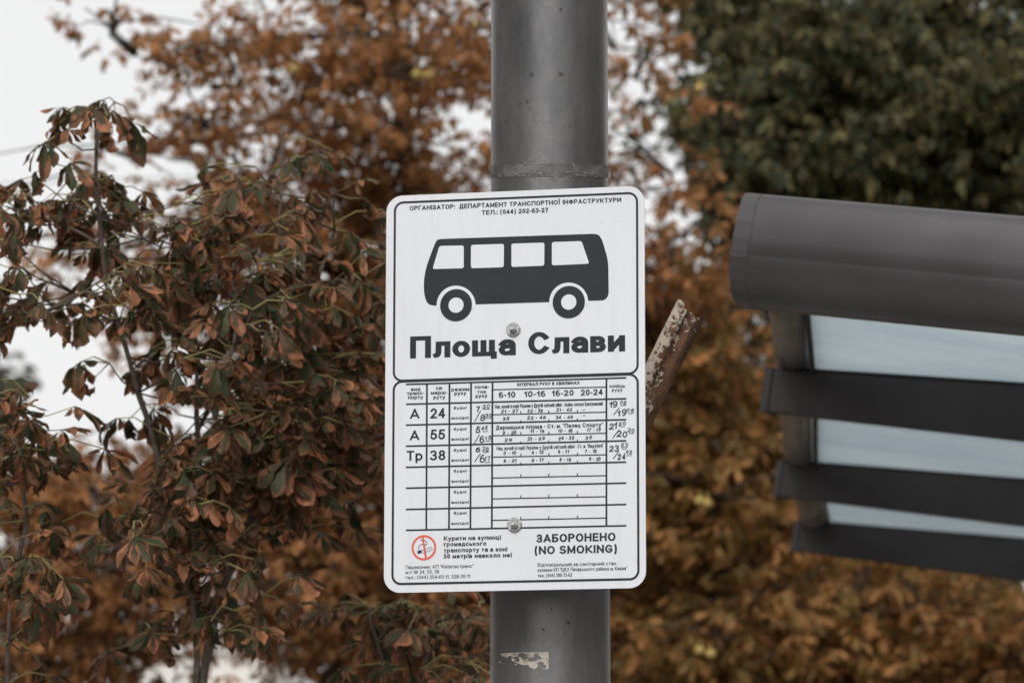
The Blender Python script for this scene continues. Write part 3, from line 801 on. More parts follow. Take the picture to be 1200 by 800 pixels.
def line(x0, y0, x1, y1, w):
    a = Vector(S(x0, y0)); b = Vector(S(x1, y1)); d = (b - a).normalized(); n_ = Vector((-d.y, d.x)) * (w / PPM / 2)
    return [tuple(a + n_), tuple(b + n_), tuple(b - n_), tuple(a - n_)]
H = []
for yl, yr in ((450.3, 442.6), (473.5, 467), (497.9, 491.5), (522.6, 516.2), (547.3, 541.2), (571.7, 565.7), (596.6, 590.7), (621, 615.6)):
    H.append(line(475.7, yl, 734, yr, 1.9))
for yl, yr in ((456.5, 453.4), (485.7, 482.7), (510.3, 507.4), (535.4, 532.6), (559.8, 557), (584.2, 581.6), (609.3, 606.6)):
    H.append(line(577, yl, 710, yr, 1.25))
for xt, xb, yt, yb in ((500.4, 499.6, 449.8, 620.5), (526.8, 526.2, 449, 620), (552.1, 551.3, 448.2, 619.4), (577.2, 576.4, 447.6, 618.8), (710.7, 710.7, 443.4, 616)):
    H.append(line(xt, yt, xb, yb, 2.1))
for x in (610.4, 643.2, 676.7):
    k = (x - 577) / 133
    for yl, yr in ((485.7, 482.7), (497, 492.3), (510.3, 507.4), (521.6, 517), (535.4, 532.6), (546.2, 542), (559.8, 557), (584.2, 581.6), (609.3, 606.6)):
        y = yl + (yr - yl) * k
        H.append(line(x, y, x, y - 3.6, 1.1))
flat('timetable_grid', H, M['print'], Z0)
NM = 'route_name_text'
text(NM, 'Нац. музей історії України у Другій світовій війні - Залізн. вокзал Центральний', 580, 706.4, 478.4, 4.3, .08)
text(NM, 'Дарницька площа - Ст. м. "Палац Спорту"', 581.3, 706.4, 503.2, 4.7, .11)
text(NM, 'Нац. музей історії України у Другій світовій війні - Ст. м. "Видубичі"', 582, 707.2, 527.4, 4.3, .08)
HW = 'handwritten_time_text'
def hw(s, a, b, y, h): text(HW, s, a, b, y, h, (.72 if h > 6 else .46) / h, (.66 if h > 6 else .42) / h, m='pen', slant=.10, z=Z0 + .0001, jit=.06)
for s, a, b, y, h in (('7', 558, 562.5, 482.3, 7.3), ('30', 565.6, 573.8, 478, 4.3), ('8', 562, 567.8, 493.4, 8), ('30', 568, 576, 488.8, 4.3),
                      ('5', 556.7, 562, 506.7, 7.5), ('45', 564.2, 571.3, 503.9, 4.8), ('6', 561.3, 567, 519, 8), ('15', 568.3, 575.4, 515.4, 4.5),
                      ('6', 557, 562.6, 529.8, 6.6), ('28', 565, 573, 528.2, 4.8), ('6', 561, 567, 542.9, 8), ('17', 568.3, 574.3, 540.3, 5.4),
                      ('19', 713.7, 724.3, 477.6, 7.3), ('05', 726.2, 734, 473.5, 4.2), ('19', 723.8, 733.5, 487.7, 7.5), ('05', 734, 742.6, 483, 4.2),
                      ('21', 713.7, 723.5, 502.6, 7.3), ('20', 725, 733.2, 498.4, 4.3), ('20', 722.2, 734.6, 512, 7.2), ('20', 735.2, 743.6, 506.2, 4.4),
                      ('23', 714, 725, 528.6, 7.5), ('53', 727.5, 735.6, 524.3, 5.0), ('24', 723.8, 732.4, 538, 7.2), ('02', 733.2, 740.2, 532.2, 4.4)):
    hw(s, a, b, y, h)
U = []
for a, b, y in ((565.6, 574, 479.3), (568, 576.2, 490), (565, 572, 505.5), (568.5, 575.6, 516.8), (565.5, 573, 529.6), (568.3, 574.6, 541.8),
                (727, 733.5, 475), (736, 743, 484.4), (726, 732.5, 499.8), (737, 743, 507.6), (728.5, 734.6, 525.6), (734, 740.6, 533.6)):
    U.append(line(a, y, b, y - .35, .7))
for a, y0_, b, y1_ in ((556.4, 493.7, 563.4, 480.9), (555.8, 519.7, 562, 508.8), (556.4, 540.5, 563.2, 531), (719, 486, 725.9, 477.6), (717.8, 513.2, 725.9, 503.1), (718.6, 537.2, 725.4, 528.3)):
    U.append(line(a, y0_, b, y1_, .95))
for i_, u_ in enumerate(U): flat('handwritten_stroke', [u_], M['pen'], Z0 + .00015 + i_ * 4e-6)
HI = 'handwritten_interval_text'
for s, a, b, y in (('21 - 27', 587.2, 607.3, 483.7), ('32 - 38', 618, 636, 483.6), ('21 - 42', 651.7, 670.2, 482.2),
                   ('35', 589.2, 596.9, 492.2), ('23 - 48', 617.9, 639.6, 491.4), ('34 - 46', 650.8, 671.6, 490.8),
                   ('9 - 29', 588.9, 605.4, 509.0), ('11 - 19', 621, 638, 507.4), ('10 - 18', 653.6, 671, 506.7), ('17 - 19', 687.7, 704, 505.6),
                   ('29', 591.6, 599.9, 517.3), ('21 - 29', 617.9, 638.2, 516.1), ('29 - 35', 654, 673, 515.3), ('35', 686, 693.4, 514.7),
                   ('3 - 10', 589.8, 604.7, 532.8), ('4 - 12', 622.7, 637, 532), ('6 - 11', 653.3, 666.6, 531.2), ('7 - 15', 685.3, 699.4, 530.7),
                   ('8 - 21', 589.8, 604.7, 541.9), ('9 - 17', 622.7, 637, 541.3), ('8 - 16', 655.2, 669, 540.5), ('9 - 23', 689.7, 704, 539.7)):
    text(HI, s, a, b, y, 4.0, .12, .10, m='pen', slant=.12, z=Z0 + .0001, jit=.05)
flat('handwritten_dash', [line(682.8, 480.2, 686, 480, .7)], M['pen']); flat('handwritten_dash', [line(682.8, 486.8, 686, 486.6, .7)], M['pen'])
for s, b, y in (('Курити на зупинці', 587, 633.2), ('громадського', 570, 639.9), ('транспорту та в зоні', 594.4, 647.1), ('50 метрів навколо неї', 600, 654.1)):
    text('smoking_notice_text', s, 520, b, y, 5.2, .115)
text('prohibition_text', 'ЗАБОРОНЕНО', 628.8, 721.4, 635.4, 9.4, .12)
text('prohibition_text', '(NO SMOKING)', 626.6, 723, 649.2, 9.2, .12)
for s, b, y in (('Перевізник: КП "Київпастранс"', 555, 666.4), ('м-т № 24, 55, 38', 514.6, 672.2), ('тел.: (044) 254-65-11, 528-30-11', 551, 678.3)):
    text('carrier_text', s, 475.4, b, y, 4.1, .075)
for s, b, y in (('Відповідальний за санітарний стан', 722, 663.6), ('зупинки КП "ШЕУ Печерського району м. Києва"', 735, 669.6), ('тел.: (044) 280-73-62', 670.4, 676)):
    text('maintenance_text', s, 630, b, y, 4.1, .075)
# no smoking symbol
cs = S(496.8, 641.3)
def ringp(c, r0, r1, n=48, a0=0, a1=360):
    P = []
    for i in range(n):
        t0 = R(a0 + (a1 - a0) * i / n); t1 = R(a0 + (a1 - a0) * (i + 1) / n)
        P.append([(c[0] + r * math.cos(t), c[1] + r * math.sin(t)) for r, t in ((r0, t0), (r1, t0), (r1, t1), (r0, t1))])
    return P
ns = flat('no_smoking_symbol', ringp(cs, 12.0 / PPM, 14.4 / PPM), M['red'], Z0)
flat('slash', [line(495.4, 628.6, 499.2, 653.8, 2.3)], M['red'], Z0 + .0002, ns)
def z4(x, y): return (450 + x / 5, 540 + y / 5)
def l4(x0, y0, x1, y1, w): return line(*z4(x0, y0), *z4(x1, y1), w)
cig = [l4(222, 524, 278, 504, .5), l4(226, 540, 284, 518, .5), l4(278, 504, 284, 518, .5)]
flat('cigarette_outline', cig, M['print'], Z0 + .0001, ns)
flat('cigarette_tip', [l4(197, 536, 221, 527, 3.4)], M['print'], Z0 + .0001, ns)
sm = [l4(202, 520, 204, 500, .7), l4(204, 500, 215, 489, .7), l4(215, 489, 238, 487, .7), l4(238, 487, 246, 492, .7), l4(212, 463, 236, 462, .7), l4(236, 462, 252, 474, .7), l4(252, 474, 250, 488, .7), l4(250, 488, 242, 494, .6)]
flat('smoke_line', sm, M['print'], Z0 + .00012, ns)
# bolts
def bolt(px, py, s):
    x, y = S(px, py)
    Mb = Matrix.Translation((x, y, 0))
    b = empty('bolt'); b.parent = sign; b.matrix_local = Mb
    bm = bmesh.new(); r = 8.6 / PPM * s
    add_tube(bm, [(0, 0, .0006), (0, 0, .0020), (0, 0, .0026)], [r, r, r * .9], 32); bm_obj('washer', bm, M['zinc'], b)
    bm = bmesh.new(); add_tube(bm, [(0, 0, .0026), (0, 0, .0062), (0, 0, .0072)], [r * .56, r * .56, r * .46], 6); bm_obj('nut', bm, M['zinc'], b)
    bm = bmesh.new(); add_tube(bm, [(0, 0, .0072), (0, 0, .0115), (0, 0, .0122)], [r * .27, r * .26, r * .2], 14); bm_obj('thread', bm, M['zinc'], b, True, 40)
bolt(601.8, 386.2, .95); bolt(603.2, 614.6, .98)

# ------------------------------------------------------------------ bus shelter canopy
def shelter():
    zr = 2.62
    L = [at_z(857, 357, zr), at_z(890, 481, zr), at_z(905, 580, zr), at_z(927, 645, zr)]
    vp = ray(-7922, -514).normalized()
    D = -vp                                   # rafters run down to the right, towards the road
    root = empty('bus_shelter', (L[0].x + 1.8, L[1].y, .12))
    tag(root, 'dark grey metal bus shelter canopy with milky blue roof panels at the right', 'bus shelter')
    inv = Matrix.Translation(-Vector(root.location))
    Dh = Vector((D.x, D.y, 0)).normalized()
    def frame(P):
        x = D.normalized(); y = Vector((-x.y, x.x, 0)).normalized(); z = x.cross(y)
        F_ = Matrix((x, y, z)).transposed().to_4x4(); F_.translation = P
        return F_
    LEN = 2.1
    TAPER = .42
    def bev(bm, o=.004):
        bmesh.ops.bevel(bm, geom=bm.edges[:], offset=o, segments=2, affect='EDGES')
    # front gutter beam: flat face above, groove, rolled underside
    F0 = inv @ frame(L[0])
    s0 = (L[0].y) / FPX
    hb = 134 * s0
    prof = [(.045, 0), (.022, .003), (.003, .011), (-.012, .024), (-.022, .041), (-.0285, .060), (-.0325, .082), (-.0320, .0845), (-.0332, .087), (-.032, .112), (-.028, .142), (-.021, hb - .020), (-.015, hb - .007), (-.005, hb), (.05, hb), (.07, hb - .02), (.078, .03), (.068, .006)]
    bm = bmesh.new(); add_prism(bm, [(y, z) for y, z in prof], .032, LEN, F0)
    bm_obj('front_beam', bm, M['shelter_front'], root, True, 50)
    bm = bmesh.new(); add_prism(bm, [(y * 1.004 - .0004, z * 1.004 - .0004) for y, z in prof], 0.0, .0315, F0); bev(bm, .001)
    bm_obj('end_cap', bm, M['shelter_front'], root)
    # rafters
    for k in (1, 2, 3):
        h = (50, 40, 35)[k - 1] * L[k].y / FPX
        Fk = inv @ frame(L[k])
        bm = bmesh.new()
        add_prism(bm, [(0, .003), (.004, 0), (.05, 0), (.054, .004), (.054, h), (0, h)], 0.02, LEN, Fk)
        bm.verts.ensure_lookup_table()                       # the rafters deepen towards the posts that carry them
        zx = (Fk.to_3x3() @ Vector((0, 0, 1)))
        for v in (bm.verts[10], bm.verts[11]): v.co += zx * h * TAPER * LEN
        r = bm_obj('rafter', bm, M['shelter_dark'], root, True, 30)
        bm = bmesh.new(); add_prism(bm, [(-.003, -.003), (.057, -.003), (.057, h + .004), (-.003, h + .004)], 0, .018, Fk); bev(bm, .002)
        bm_obj('end_cap', bm, M['shelter_dark'], r)
        bm = bmesh.new(); add_prism(bm, [(.006, h + .0005), (.048, h + .0005), (.048, h + .008), (.006, h + .008)], .06, LEN, Fk)
        bm.verts.ensure_lookup_table()
        for v in bm.verts[:4]: v.co += zx * h * TAPER * .06
        for v in bm.verts[4:]: v.co += zx * h * TAPER * LEN
        bm_obj('gasket', bm, M['rubber'], r)
    # side tube above the rafters' ends
    T = []
    for k in range(4):
        off = (.095, .085, .08, .075)[k]
        T.append(L[k] + D * off + Vector((0, .03, (.155, .135, .125, .115)[k])))
    T[0] = T[0] + (T[0] - T[1]) * .0
    T.append(T[3] + (T[3] - T[2]) * .06)
    bm = bmesh.new(); add_tube(bm, [inv @ p for p in T], [.042] * 5, 20); bm_obj('side_tube', bm, M['shelter_tube'], root, True, 50)
    # roof panels
    for k in range(3):
        a0 = L[k] + D * (.130 if k else .135) + Vector((0, .035 if k else .075, (.1, .095, .092)[k] + (.04 if k == 0 else .01)))
        b0 = L[k + 1] + D * .122 + Vector((0, -.0, (50, 40, 35)[k] * L[k + 1].y / FPX + .012))
        hk = (45, 50, 40, 35)[k] * L[k].y / FPX; hn = (50, 40, 35)[k] * L[k + 1].y / FPX
        a1 = a0 + D * (LEN - .2) + Vector((0, 0, hk * TAPER * LEN * (k > 0) + .06 * (k == 0))); b1 = b0 + D * (LEN - .2) + Vector((0, 0, hn * TAPER * LEN))
        bm = bmesh.new()
        bot = [bm.verts.new(inv @ p) for p in (a0, a1, b1, b0)]; top = [bm.verts.new(inv @ (p + Vector((0, 0, .006)))) for p in (a0, a1, b1, b0)]
        bm.faces.new(bot[::-1]); bm.faces.new(top)
        for i in range(4): bm.faces.new((bot[i], bot[(i + 1) % 4], top[(i + 1) % 4], top[i]))
        pn = bm_obj('roof_panel', bm, M['glass'], root)
        # dark edge seal along the tube and a pale glazing strip under the near edge
        bm = bmesh.new(); add_tube(bm, [inv @ (a0 + Vector((0, 0, -.004))), inv @ (b0 + Vector((0, 0, -.004)))], [.006, .006], 6); bm_obj('edge_seal', bm, M['rubber'], pn)
    # posts and back beam, out of the picture to the right
    e0 = L[0] + D * (LEN - .1); e3 = L[3] + D * (LEN - .1)
    bm = bmesh.new()
    ex = (e3 - e0).normalized()
    add_tube(bm, [inv @ (e0 - ex * .1 + Vector((0, 0, -.05))), inv @ (e3 + ex * .1 + Vector((0, 0, -.05)))], [.05, .05], 16); bm_obj('back_beam', bm, M['shelter_tube'], root, True, 50)
    for p in (e0.lerp(e3, .05), e0.lerp(e3, .5), e0.lerp(e3, .95)):
        bm = bmesh.new(); add_tube(bm, [inv @ Vector((p.x, p.y, .12)), inv @ Vector((p.x, p.y, p.z - .1))], [.045, .045], 16); bm_obj('post', bm, M['shelter_dark'], root, True, 50)
shelter()

# ------------------------------------------------------------------ leaves
def leaflet(Ln, Wd, droop, fold, curl, rows, seed, cols=2, crinkle=1.0):
    """one obovate chestnut leaflet along +X; returns V, F(quads), UV"""
    rs = np.random.default_rng(seed)
    V, UV, F = [], [], []
    nx = 2 * cols + 1
    th = 0.0; x = 0.0; z = 0.0
    tw = rs.uniform(-.5, .5)
    for i in range(rows + 1):
        t = i / rows
        w = Wd * (.07 + 1.12 * (math.sin(math.pi * min(t, 1) ** 1.9) ** .85 if 0 < t < 1 else 0)) * (1 if i < rows else .0) 
        if i == rows: w = Wd * .04
        if i: 
            th = -droop * (t ** 1.1)
            x += Ln / rows * math.cos(th); z += Ln / rows * math.sin(th)
        for j in range(nx):
            v = (j / (nx - 1)) * 2 - 1
            yy = v * w * .5 * (1 + rs.uniform(-.2, .16) * (abs(v) == 1) * crinkle)
            fz = abs(v) * w * .5 * fold - (v * v) * w * curl * t * .7 + rs.uniform(-1, 1) * Wd * .07 * crinkle
            roll = tw * t
            y2 = yy * math.cos(roll) - fz * math.sin(roll); z2 = yy * math.sin(roll) + fz * math.cos(roll)
            V.append((x - z2 * math.sin(th), y2, z + z2 * math.cos(th)))
            UV.append((t, .5 + v * .5))
    for i in range(rows):
        for j in range(nx - 1):
            a = i * nx + j
            F.append((a, a + 1, a + nx + 1, a + nx))
    return np.array(V), np.array(F), np.array(UV)
def rot(ax, a):
    return np.array(Matrix.Rotation(a, 3, ax))
def compound(seed, Ln, n=7, pet=.1, rows=5, cols=1, droop=(.5, 1.6), prad=.0016, hang=(.15, .75), wid=(.28, .42), crinkle=1.0):
    """palmate chestnut leaf: petiole from the origin along +X, leaflets hanging from its end"""
    rs = np.random.default_rng(seed)
    Vs, Fs, Us, mi, c = [], [], [], [], 0
    hub = np.array([pet, 0, 0])
    if prad > 0:
        sag = pet * rs.uniform(-.12, .2)
        pts = [(0, 0, 0), (pet * .5, 0, sag), (pet, 0, 0)]
        V, F = tube_arrays(pts, [prad * 1.3, prad, prad * .9], 4)
        V = np.array([tuple(v) for v in V]); Vs.append(V); Fs.append(np.array(F)); Us.append(np.full((len(V), 2), .5)); mi += [1] * len(F); c += len(V)
    fan = rs.uniform(1.6, 2.3)
    for k in range(n):
        u = (k / (n - 1) * 2 - 1) if n > 1 else 0
        ln = Ln * (1.0 - .42 * abs(u)) * rs.uniform(.85, 1.12)
        V, F, U_ = leaflet(ln, ln * rs.uniform(*wid), rs.uniform(*droop), rs.uniform(.1, .9), rs.uniform(-.3, 1.2) * crinkle, rows, int(rs.integers(1e9)), cols, crinkle)
        A = rot('Z', u * fan + rs.uniform(-.15, .15)) @ rot('Y', rs.uniform(*hang)) @ rot('X', rs.uniform(-.5, .5))
        V = V @ A.T + hub
        Vs.append(V); Fs.append(F + c); Us.append(U_); mi += [0] * len(F); c += len(V)
    return np.concatenate(Vs), np.concatenate(Fs), np.concatenate(Us), mi

def rot_z_tilt(yaw, pitch, roll):
    return np.array(Matrix.Rotation(yaw, 3, 'Z') @ Matrix.Rotation(pitch, 3, 'Y') @ Matrix.Rotation(roll, 3, 'X'))
def visible(p):
    v = CAM.inverted() @ Vector(p)
    if v.z >= 0: return None
    return 600 + FPX * v.x / -v.z, 400 - FPX * v.y / -v.z

def leaves_on(tree_root, origin, spots, variants_hi, variants_lo, mats, n_parts=290, name='leaf'):
    """spots: list of (position, 3x3 rotation, scale). The ones that show largest become parts, the rest one stuff part"""
    sc_ = []
    for i, (p, A, s) in enumerate(spots):
        v = visible(p)
        inside = v is not None and -10 < v[0] < 1210 and -10 < v[1] < 810
        sc_.append((0 if inside else 1, p[1] - 3 * s, i))
    sc_.sort()
    parts = [i for k, d, i in sc_[:n_parts] if k == 0]
    rest = [i for k, d, i in sc_ if i not in set(parts)] if len(spots) < 400 else list(set(range(len(spots))) - set(parts))
    if not hasattr(leaves_on, 'cache'): leaves_on.cache = {}
    key = (id(variants_hi), mats[0].name)
    if key not in leaves_on.cache:
        leaves_on.cache[key] = [raw_mesh(name, V, F, mats, U_, True, mi) for V, F, U_, mi in variants_hi]
    ms = leaves_on.cache[key]
    o_ = np.array(origin)
    for i in parts:
        p, A, s = spots[i]
        o = bpy.data.objects.new(name, ms[i % len(ms)]); COL.objects.link(o); o.parent = tree_root
        Mx = Matrix(A.tolist()).to_4x4() @ Matrix.Scale(s, 4); Mx.translation = Vector(np.array(p) - o_)
        o.matrix_local = Mx
    if rest:
        Vs, Fs, Us, MI, c = [], [], [], [], 0
        for i in rest:
            p, A, s = spots[i]
            V, F, U_, mi = variants_lo[i % len(variants_lo)]
            Vs.append(V @ (A.T * s) + (np.array(p) - o_)); Fs.append(F + c); Us.append(U_); MI += mi; c += len(V)
        me = raw_mesh('foliage', np.concatenate(Vs), np.concatenate(Fs), mats, np.concatenate(Us), True, MI)
        o = link('foliage', me, None, tree_root); o['kind'] = 'stuff'

# ------------------------------------------------------------------ young chestnuts at the left, near the stop
hiY = [compound(100 + i, (.063, .070, .056, .066)[i % 4], random.choice((6, 7, 7)), .05 + .018 * (i % 4), 7, 1, ((.2, 1.0), (.3, 1.3), (.8, 2.0), (.1, .8))[i % 4], .0012,
                ((.25, .95), (.2, .8), (.5, 1.4), (.1, .6))[i % 4], ((.24, .36), (.22, .34), (.24, .40), (.24, .34))[i % 4], (1.4, 1.6, 2.5, 1.2)[i % 4]) for i in range(36)]
def sapling(label, base_px, Yb, shoots, nfill, seed, bounds):
    """shoots: list of ([(px, py, Y)...], r0, r1)"""
    random.seed(seed)
    b = at(base_px[0], base_px[1], Yb)
    root = empty('chestnut_sapling', (b.x, b.y, 0)); tag(root, label, 'young tree')
    o_ = Vector((b.x, b.y, 0))
    spots = []
    allp = []
    for si, (pts, r0, r1) in enumerate(shoots):
        P = [at(*p) for p in pts]
        if si == 0: P = [Vector((b.x, b.y, -.05)), Vector((b.x + .01, b.y, b.z * .5))] + P
        # resample with slight wander
        Q = []
        for i in range(len(P) - 1):
            n = max(2, int((P[i + 1] - P[i]).length / .05))
            for k in range(n):
                Q.append(P[i].lerp(P[i + 1], k / n) + Vector((random.gauss(0, .0018), random.gauss(0, .0018), 0)))
        Q.append(P[-1])
        rad = [r0 + (r1 - r0) * (i / (len(Q) - 1)) for i in range(len(Q))]
        for i in range(3, len(Q), 4): rad[i] *= 1.18      # leaf scars and nodes
        bm = bmesh.new(); add_tube(bm, [q_ - o_ for q_ in Q], rad, 8)
        add_tube(bm, [Q[-1] - o_, Q[-1] - o_ + Vector((0, 0, .008)), Q[-1] - o_ + Vector((0, 0, .016))], [r1 * 1.1, r1 * 1.6, r1 * .3], 6)
        bm_obj('trunk' if si == 0 else 'branch', bm, M['twig'], root, True, 60)
        zlow = bounds[0]
        ang = random.uniform(0, 6.28)
        for i in range(2, len(Q)):
            if Q[i].z < zlow: continue
            allp.append(Q[i])
            if True:
                ang += math.pi / 2 + random.uniform(-.35, .35)
                for side in (0, math.pi):
                    if random.random() < .06: continue
                    el = random.uniform(-.55, .35)            # petioles spread out, some upward
                    s = random.uniform(.75, 1.15) * (.8 if i > len(Q) - 4 else 1)
                    a_ = ang + side
                    hv = visible(Q[i] + Vector((math.cos(a_) * .09, math.sin(a_) * .09, -.02)))
                    if not bounds[1](*hv) and random.random() < .85: continue
                    spots.append((tuple(Q[i]), rot_z_tilt(ang + side + random.uniform(-.3, .3), el, random.uniform(-.5, .5)), s))
    # short side twigs that fill the crown
    bm = bmesh.new(); pm = 0
    tries = 0
    while pm < nfill and tries < nfill * 40:
        tries += 1
        a = random.choice(allp)
        an = random.uniform(0, 6.28); ln = random.uniform(.05, .17)
        c = a + Vector((math.cos(an) * ln, math.sin(an) * ln * .9, random.uniform(-.01, .07)))
        v = visible(c)
        if v and not bounds[1](v[0], v[1]): continue
        mid = a.lerp(c, .55) + Vector((0, 0, -.008))
        add_tube(bm, [a - o_, mid - o_, c - o_], [.0018, .0014, .0012], 5)
        for k in range(random.choice((2, 2, 3))):
            spots.append((tuple(c), rot_z_tilt(an + random.uniform(-1.2, 1.2), random.uniform(-.4, .45), random.uniform(-.5, .5)), random.uniform(.7, 1.12)))
        pm += 1
    if pm:
        o = bm_obj('side_twigs', bm, M['twig'], root, True); o['kind'] = 'stuff'
    else: bm.free()
    leaves_on(root, tuple(o_), spots, hiY, hiY, [M['leaf_young'], M['petiole']], 295)
    return len(spots)
Y0 = 6.5
def inb(x, y):
    if y > 640 and (x < 165 or x > 310): return False
    if y > 745: return False
    if 30 < x < 190 and 405 < y < 560 and x < 95 + (y - 400) * .75: return False
    if y < 215 and not (80 < x < 160 or (x > 290 and y > 165)): return False
    if x > 425: return False
    return True
n1 = sapling('tallest young chestnut with browning drooping leaves and upright bare shoots at the left', (232, 800), Y0,
        [([(230, 800, Y0), (226, 690, Y0), (233, 560, Y0), (229, 420, Y0 - .02), (223, 292, Y0 - .03)], .011, .0032),
         ([(226, 700, Y0), (200, 600, Y0 - .05), (176, 500, Y0 - .10), (150, 420, Y0 - .12), (124, 330, Y0 - .15), (113, 215, Y0 - .15), (113, 136, Y0 - .15)], .006, .0028),
         ([(231, 880, Y0), (238, 790, Y0 + .01), (256, 700, Y0 + .05), (296, 600, Y0 + .1), (326, 500, Y0 + .12), (329, 330, Y0 + .12), (331, 160, Y0 + .12)], .008, .003),
         ([(280, 636, Y0 + .08), (335, 545, Y0 + .02), (368, 500, Y0), (392, 462, Y0 - .04)], .0045, .0025),
         ([(222, 685, Y0), (190, 662, Y0 - .1), (160, 636, Y0 - .2)], .0045, .002),
         ([(228, 510, Y0), (262, 440, Y0 - .1), (280, 372, Y0 - .12), (276, 330, Y0 - .12)], .004, .002),
         ([(130, 352, Y0 - .14), (90, 345, Y0 - .2), (40, 372, Y0 - .25)], .0035, .002),
         ([(120, 290, Y0 - .14), (75, 262, Y0 - .1), (35, 252, Y0 - .08)], .003, .002),
         ([(328, 400, Y0 + .12), (372, 330, Y0 + .1), (392, 270, Y0 + .1)], .0035, .002)],
        230, 21, (at(0, 760, Y0).z, inb))
Y1 = 6.25
n2 = sapling('lower young chestnut with curled brown leaves cut off by the left edge', (8, 800), Y1,
        [([(8, 800, Y1), (14, 700, Y1), (30, 610, Y1), (22, 520, Y1), (4, 470, Y1)], .009, .003),
         ([(18, 690, Y1), (-20, 610, Y1 + .05), (-45, 520, Y1)], .005, .002)],
        45, 33, (at(0, 800, Y1).z, lambda x, y: x < 62 and y > 455))
Y2 = 6.9
n3 = sapling('small young chestnut with reddish curled leaves below the lower left corner of the sign', (470, 900), Y2,
        [([(470, 900, Y2), (490, 820, Y2), (505, 745, Y2), (512, 712, Y2)], .007, .0025),
         ([(492, 815, Y2), (540, 770, Y2 + .05), (562, 725, Y2 + .08)], .004, .002),
         ([(488, 830, Y2), (450, 780, Y2 - .05), (432, 722, Y2 - .08)], .004, .002)],
        26, 44, (at(0, 850, Y2).z, lambda x, y: 415 < x < 640 and y > 700))
print('sapling leaves', n1, n2, n3)

# ------------------------------------------------------------------ trees behind
loC = [compound(300 + i, .092, 6, .05, 4, 1, ((.0, .6), (.2, 1.1))[i % 2], 0, ((-.3, .4), (.1, .8))[i % 2], (.24, .34)) for i in range(20)]
loM = [compound(400 + i, .09, 5, .03, 2, 1, (.2, .9), 0, (.1, .7), (.36, .5)) for i in range(12)]
def big_tree(name, label, base, trunk_h, trunk_r, clumps, mats, lo, seed, lsize=1.0, n_parts=260, droop=(-.1, .9), fruit=(), more=0, spread=.03, sprays=.75):
    """clumps: (px, py, Y, rx, ry, rz, rosettes): centre seen at (px, py) Y metres away, radii in metres"""
    rs = random.Random(seed)
    root = empty(name, (base[0], base[1], 0)); tag(root, label, 'tree')
    o_ = Vector((base[0], base[1], 0))
    bm = bmesh.new()
    tp = [Vector((rs.gauss(0, .04) * i, rs.gauss(0, .04) * i, trunk_h * i / 6 - .05)) for i in range(7)]
    add_tube(bm, tp, [trunk_r * (1.15 if i == 0 else 1 - .1 * i) for i in range(7)], 14)
    bm_obj('trunk', bm, M['bark'], root, True)
    tw = bmesh.new()
    spots = []; heads = []
    for ci, (px, py, Y, rx, ry, rz, n) in enumerate(clumps):
        c = at(px, py, Y)
        st = tp[rs.choice((3, 4, 5, 6))] + o_
        if heads and n < 80: st = min(heads, key=lambda q_: (q_ - c).length)
        if n >= 40: heads.append(c)
        bm = bmesh.new()
        pts = []
        for i in range(8):
            t = i / 7
            p = st.lerp(c, t); p.z += math.sin(t * math.pi) * .07 * (c - st).length
            p += Vector((rs.gauss(0, .05), rs.gauss(0, .05), rs.gauss(0, .04))) * (0 < i < 7) * min(1, (c - st).length / 3)
            pts.append(p)
        add_tube(bm, [p - o_ for p in pts], [trunk_r * min(.40, n / 330) * (1 - t_ / 7) + (.006 if n > 40 else .003) for t_ in range(8)], 8)
        bm_obj('limb', bm, M['bark'], root, True)
        # secondary branches inside the clump
        nb = max(3, int(n / 9)); tips = []
        for k in range(nb):
            while True:
                d = Vector((rs.uniform(-1, 1), rs.uniform(-1, 1), rs.uniform(-1, 1)))
                if .3 < d.length < 1: break
            e = c + Vector((d.x * rx, d.y * ry, d.z * rz))
            s0 = pts[rs.choice((5, 6, 7))]
            m_ = s0.lerp(e, .5) + Vector((rs.gauss(0, .05), rs.gauss(0, .05), rs.gauss(0, .06)))
            add_tube(tw, [s0 - o_, m_ - o_, e - o_], [.013, .008, .004], 5)
            tips += [m_, e, m_.lerp(e, .5)]
        for k in range(n):
            while True:
                d = Vector((rs.uniform(-1, 1), rs.uniform(-1, 1), rs.uniform(-1, 1)))
                if d.length < 1: break
            e = c + Vector((d.x * rx, d.y * ry, d.z * rz))
            b = min(rs.sample(tips, min(9, len(tips))), key=lambda q_: (q_ - e).length)
            if rs.random() < sprays: e = b + Vector((rs.gauss(0, .17), rs.gauss(0, .17), rs.gauss(0, .045) - .02))
            if (b - e).length < .7: add_tube(tw, [b - o_, b.lerp(e, .5) + Vector((0, 0, .02)) - o_, e - o_], [.005, .0035, .0022], 4)
            for j in range(rs.choice((3, 4, 5, 6)) + more):
                an = rs.uniform(0, 6.28)
                spots.append(((e.x + rs.gauss(0, spread), e.y + rs.gauss(0, spread), e.z + rs.gauss(0, spread * .7)), rot_z_tilt(an, rs.uniform(*droop), rs.uniform(-.6, .6)), lsize * rs.uniform(.65, 1.15)))
    o = bm_obj('twigs', tw, M['bark'], root, True); o['kind'] = 'stuff'
    leaves_on(root, tuple(o_), spots, lo, lo, mats, n_parts)
    for (px, py, Y, r) in fruit:
        p = at(px, py, Y)
        bm = bmesh.new(); bmesh.ops.create_icosphere(bm, subdivisions=3, radius=r)
        for i, v in enumerate(bm.verts):
            if i % 5 == 0: v.co *= 1.22
        add_tube(bm, [(0, 0, r * .8), (0, .01, r * 2.4)], [.003, .002], 5)
        f_ = bm_obj('fruit', bm, M['husk'], root, True); f_.location = p - o_
    return len(spots)

C = []
def cl(px, py, Y, rpx, rpy, ry, n): C.append((px, py, Y, rpx / FPX * Y, ry, rpy / FPX * Y, n))
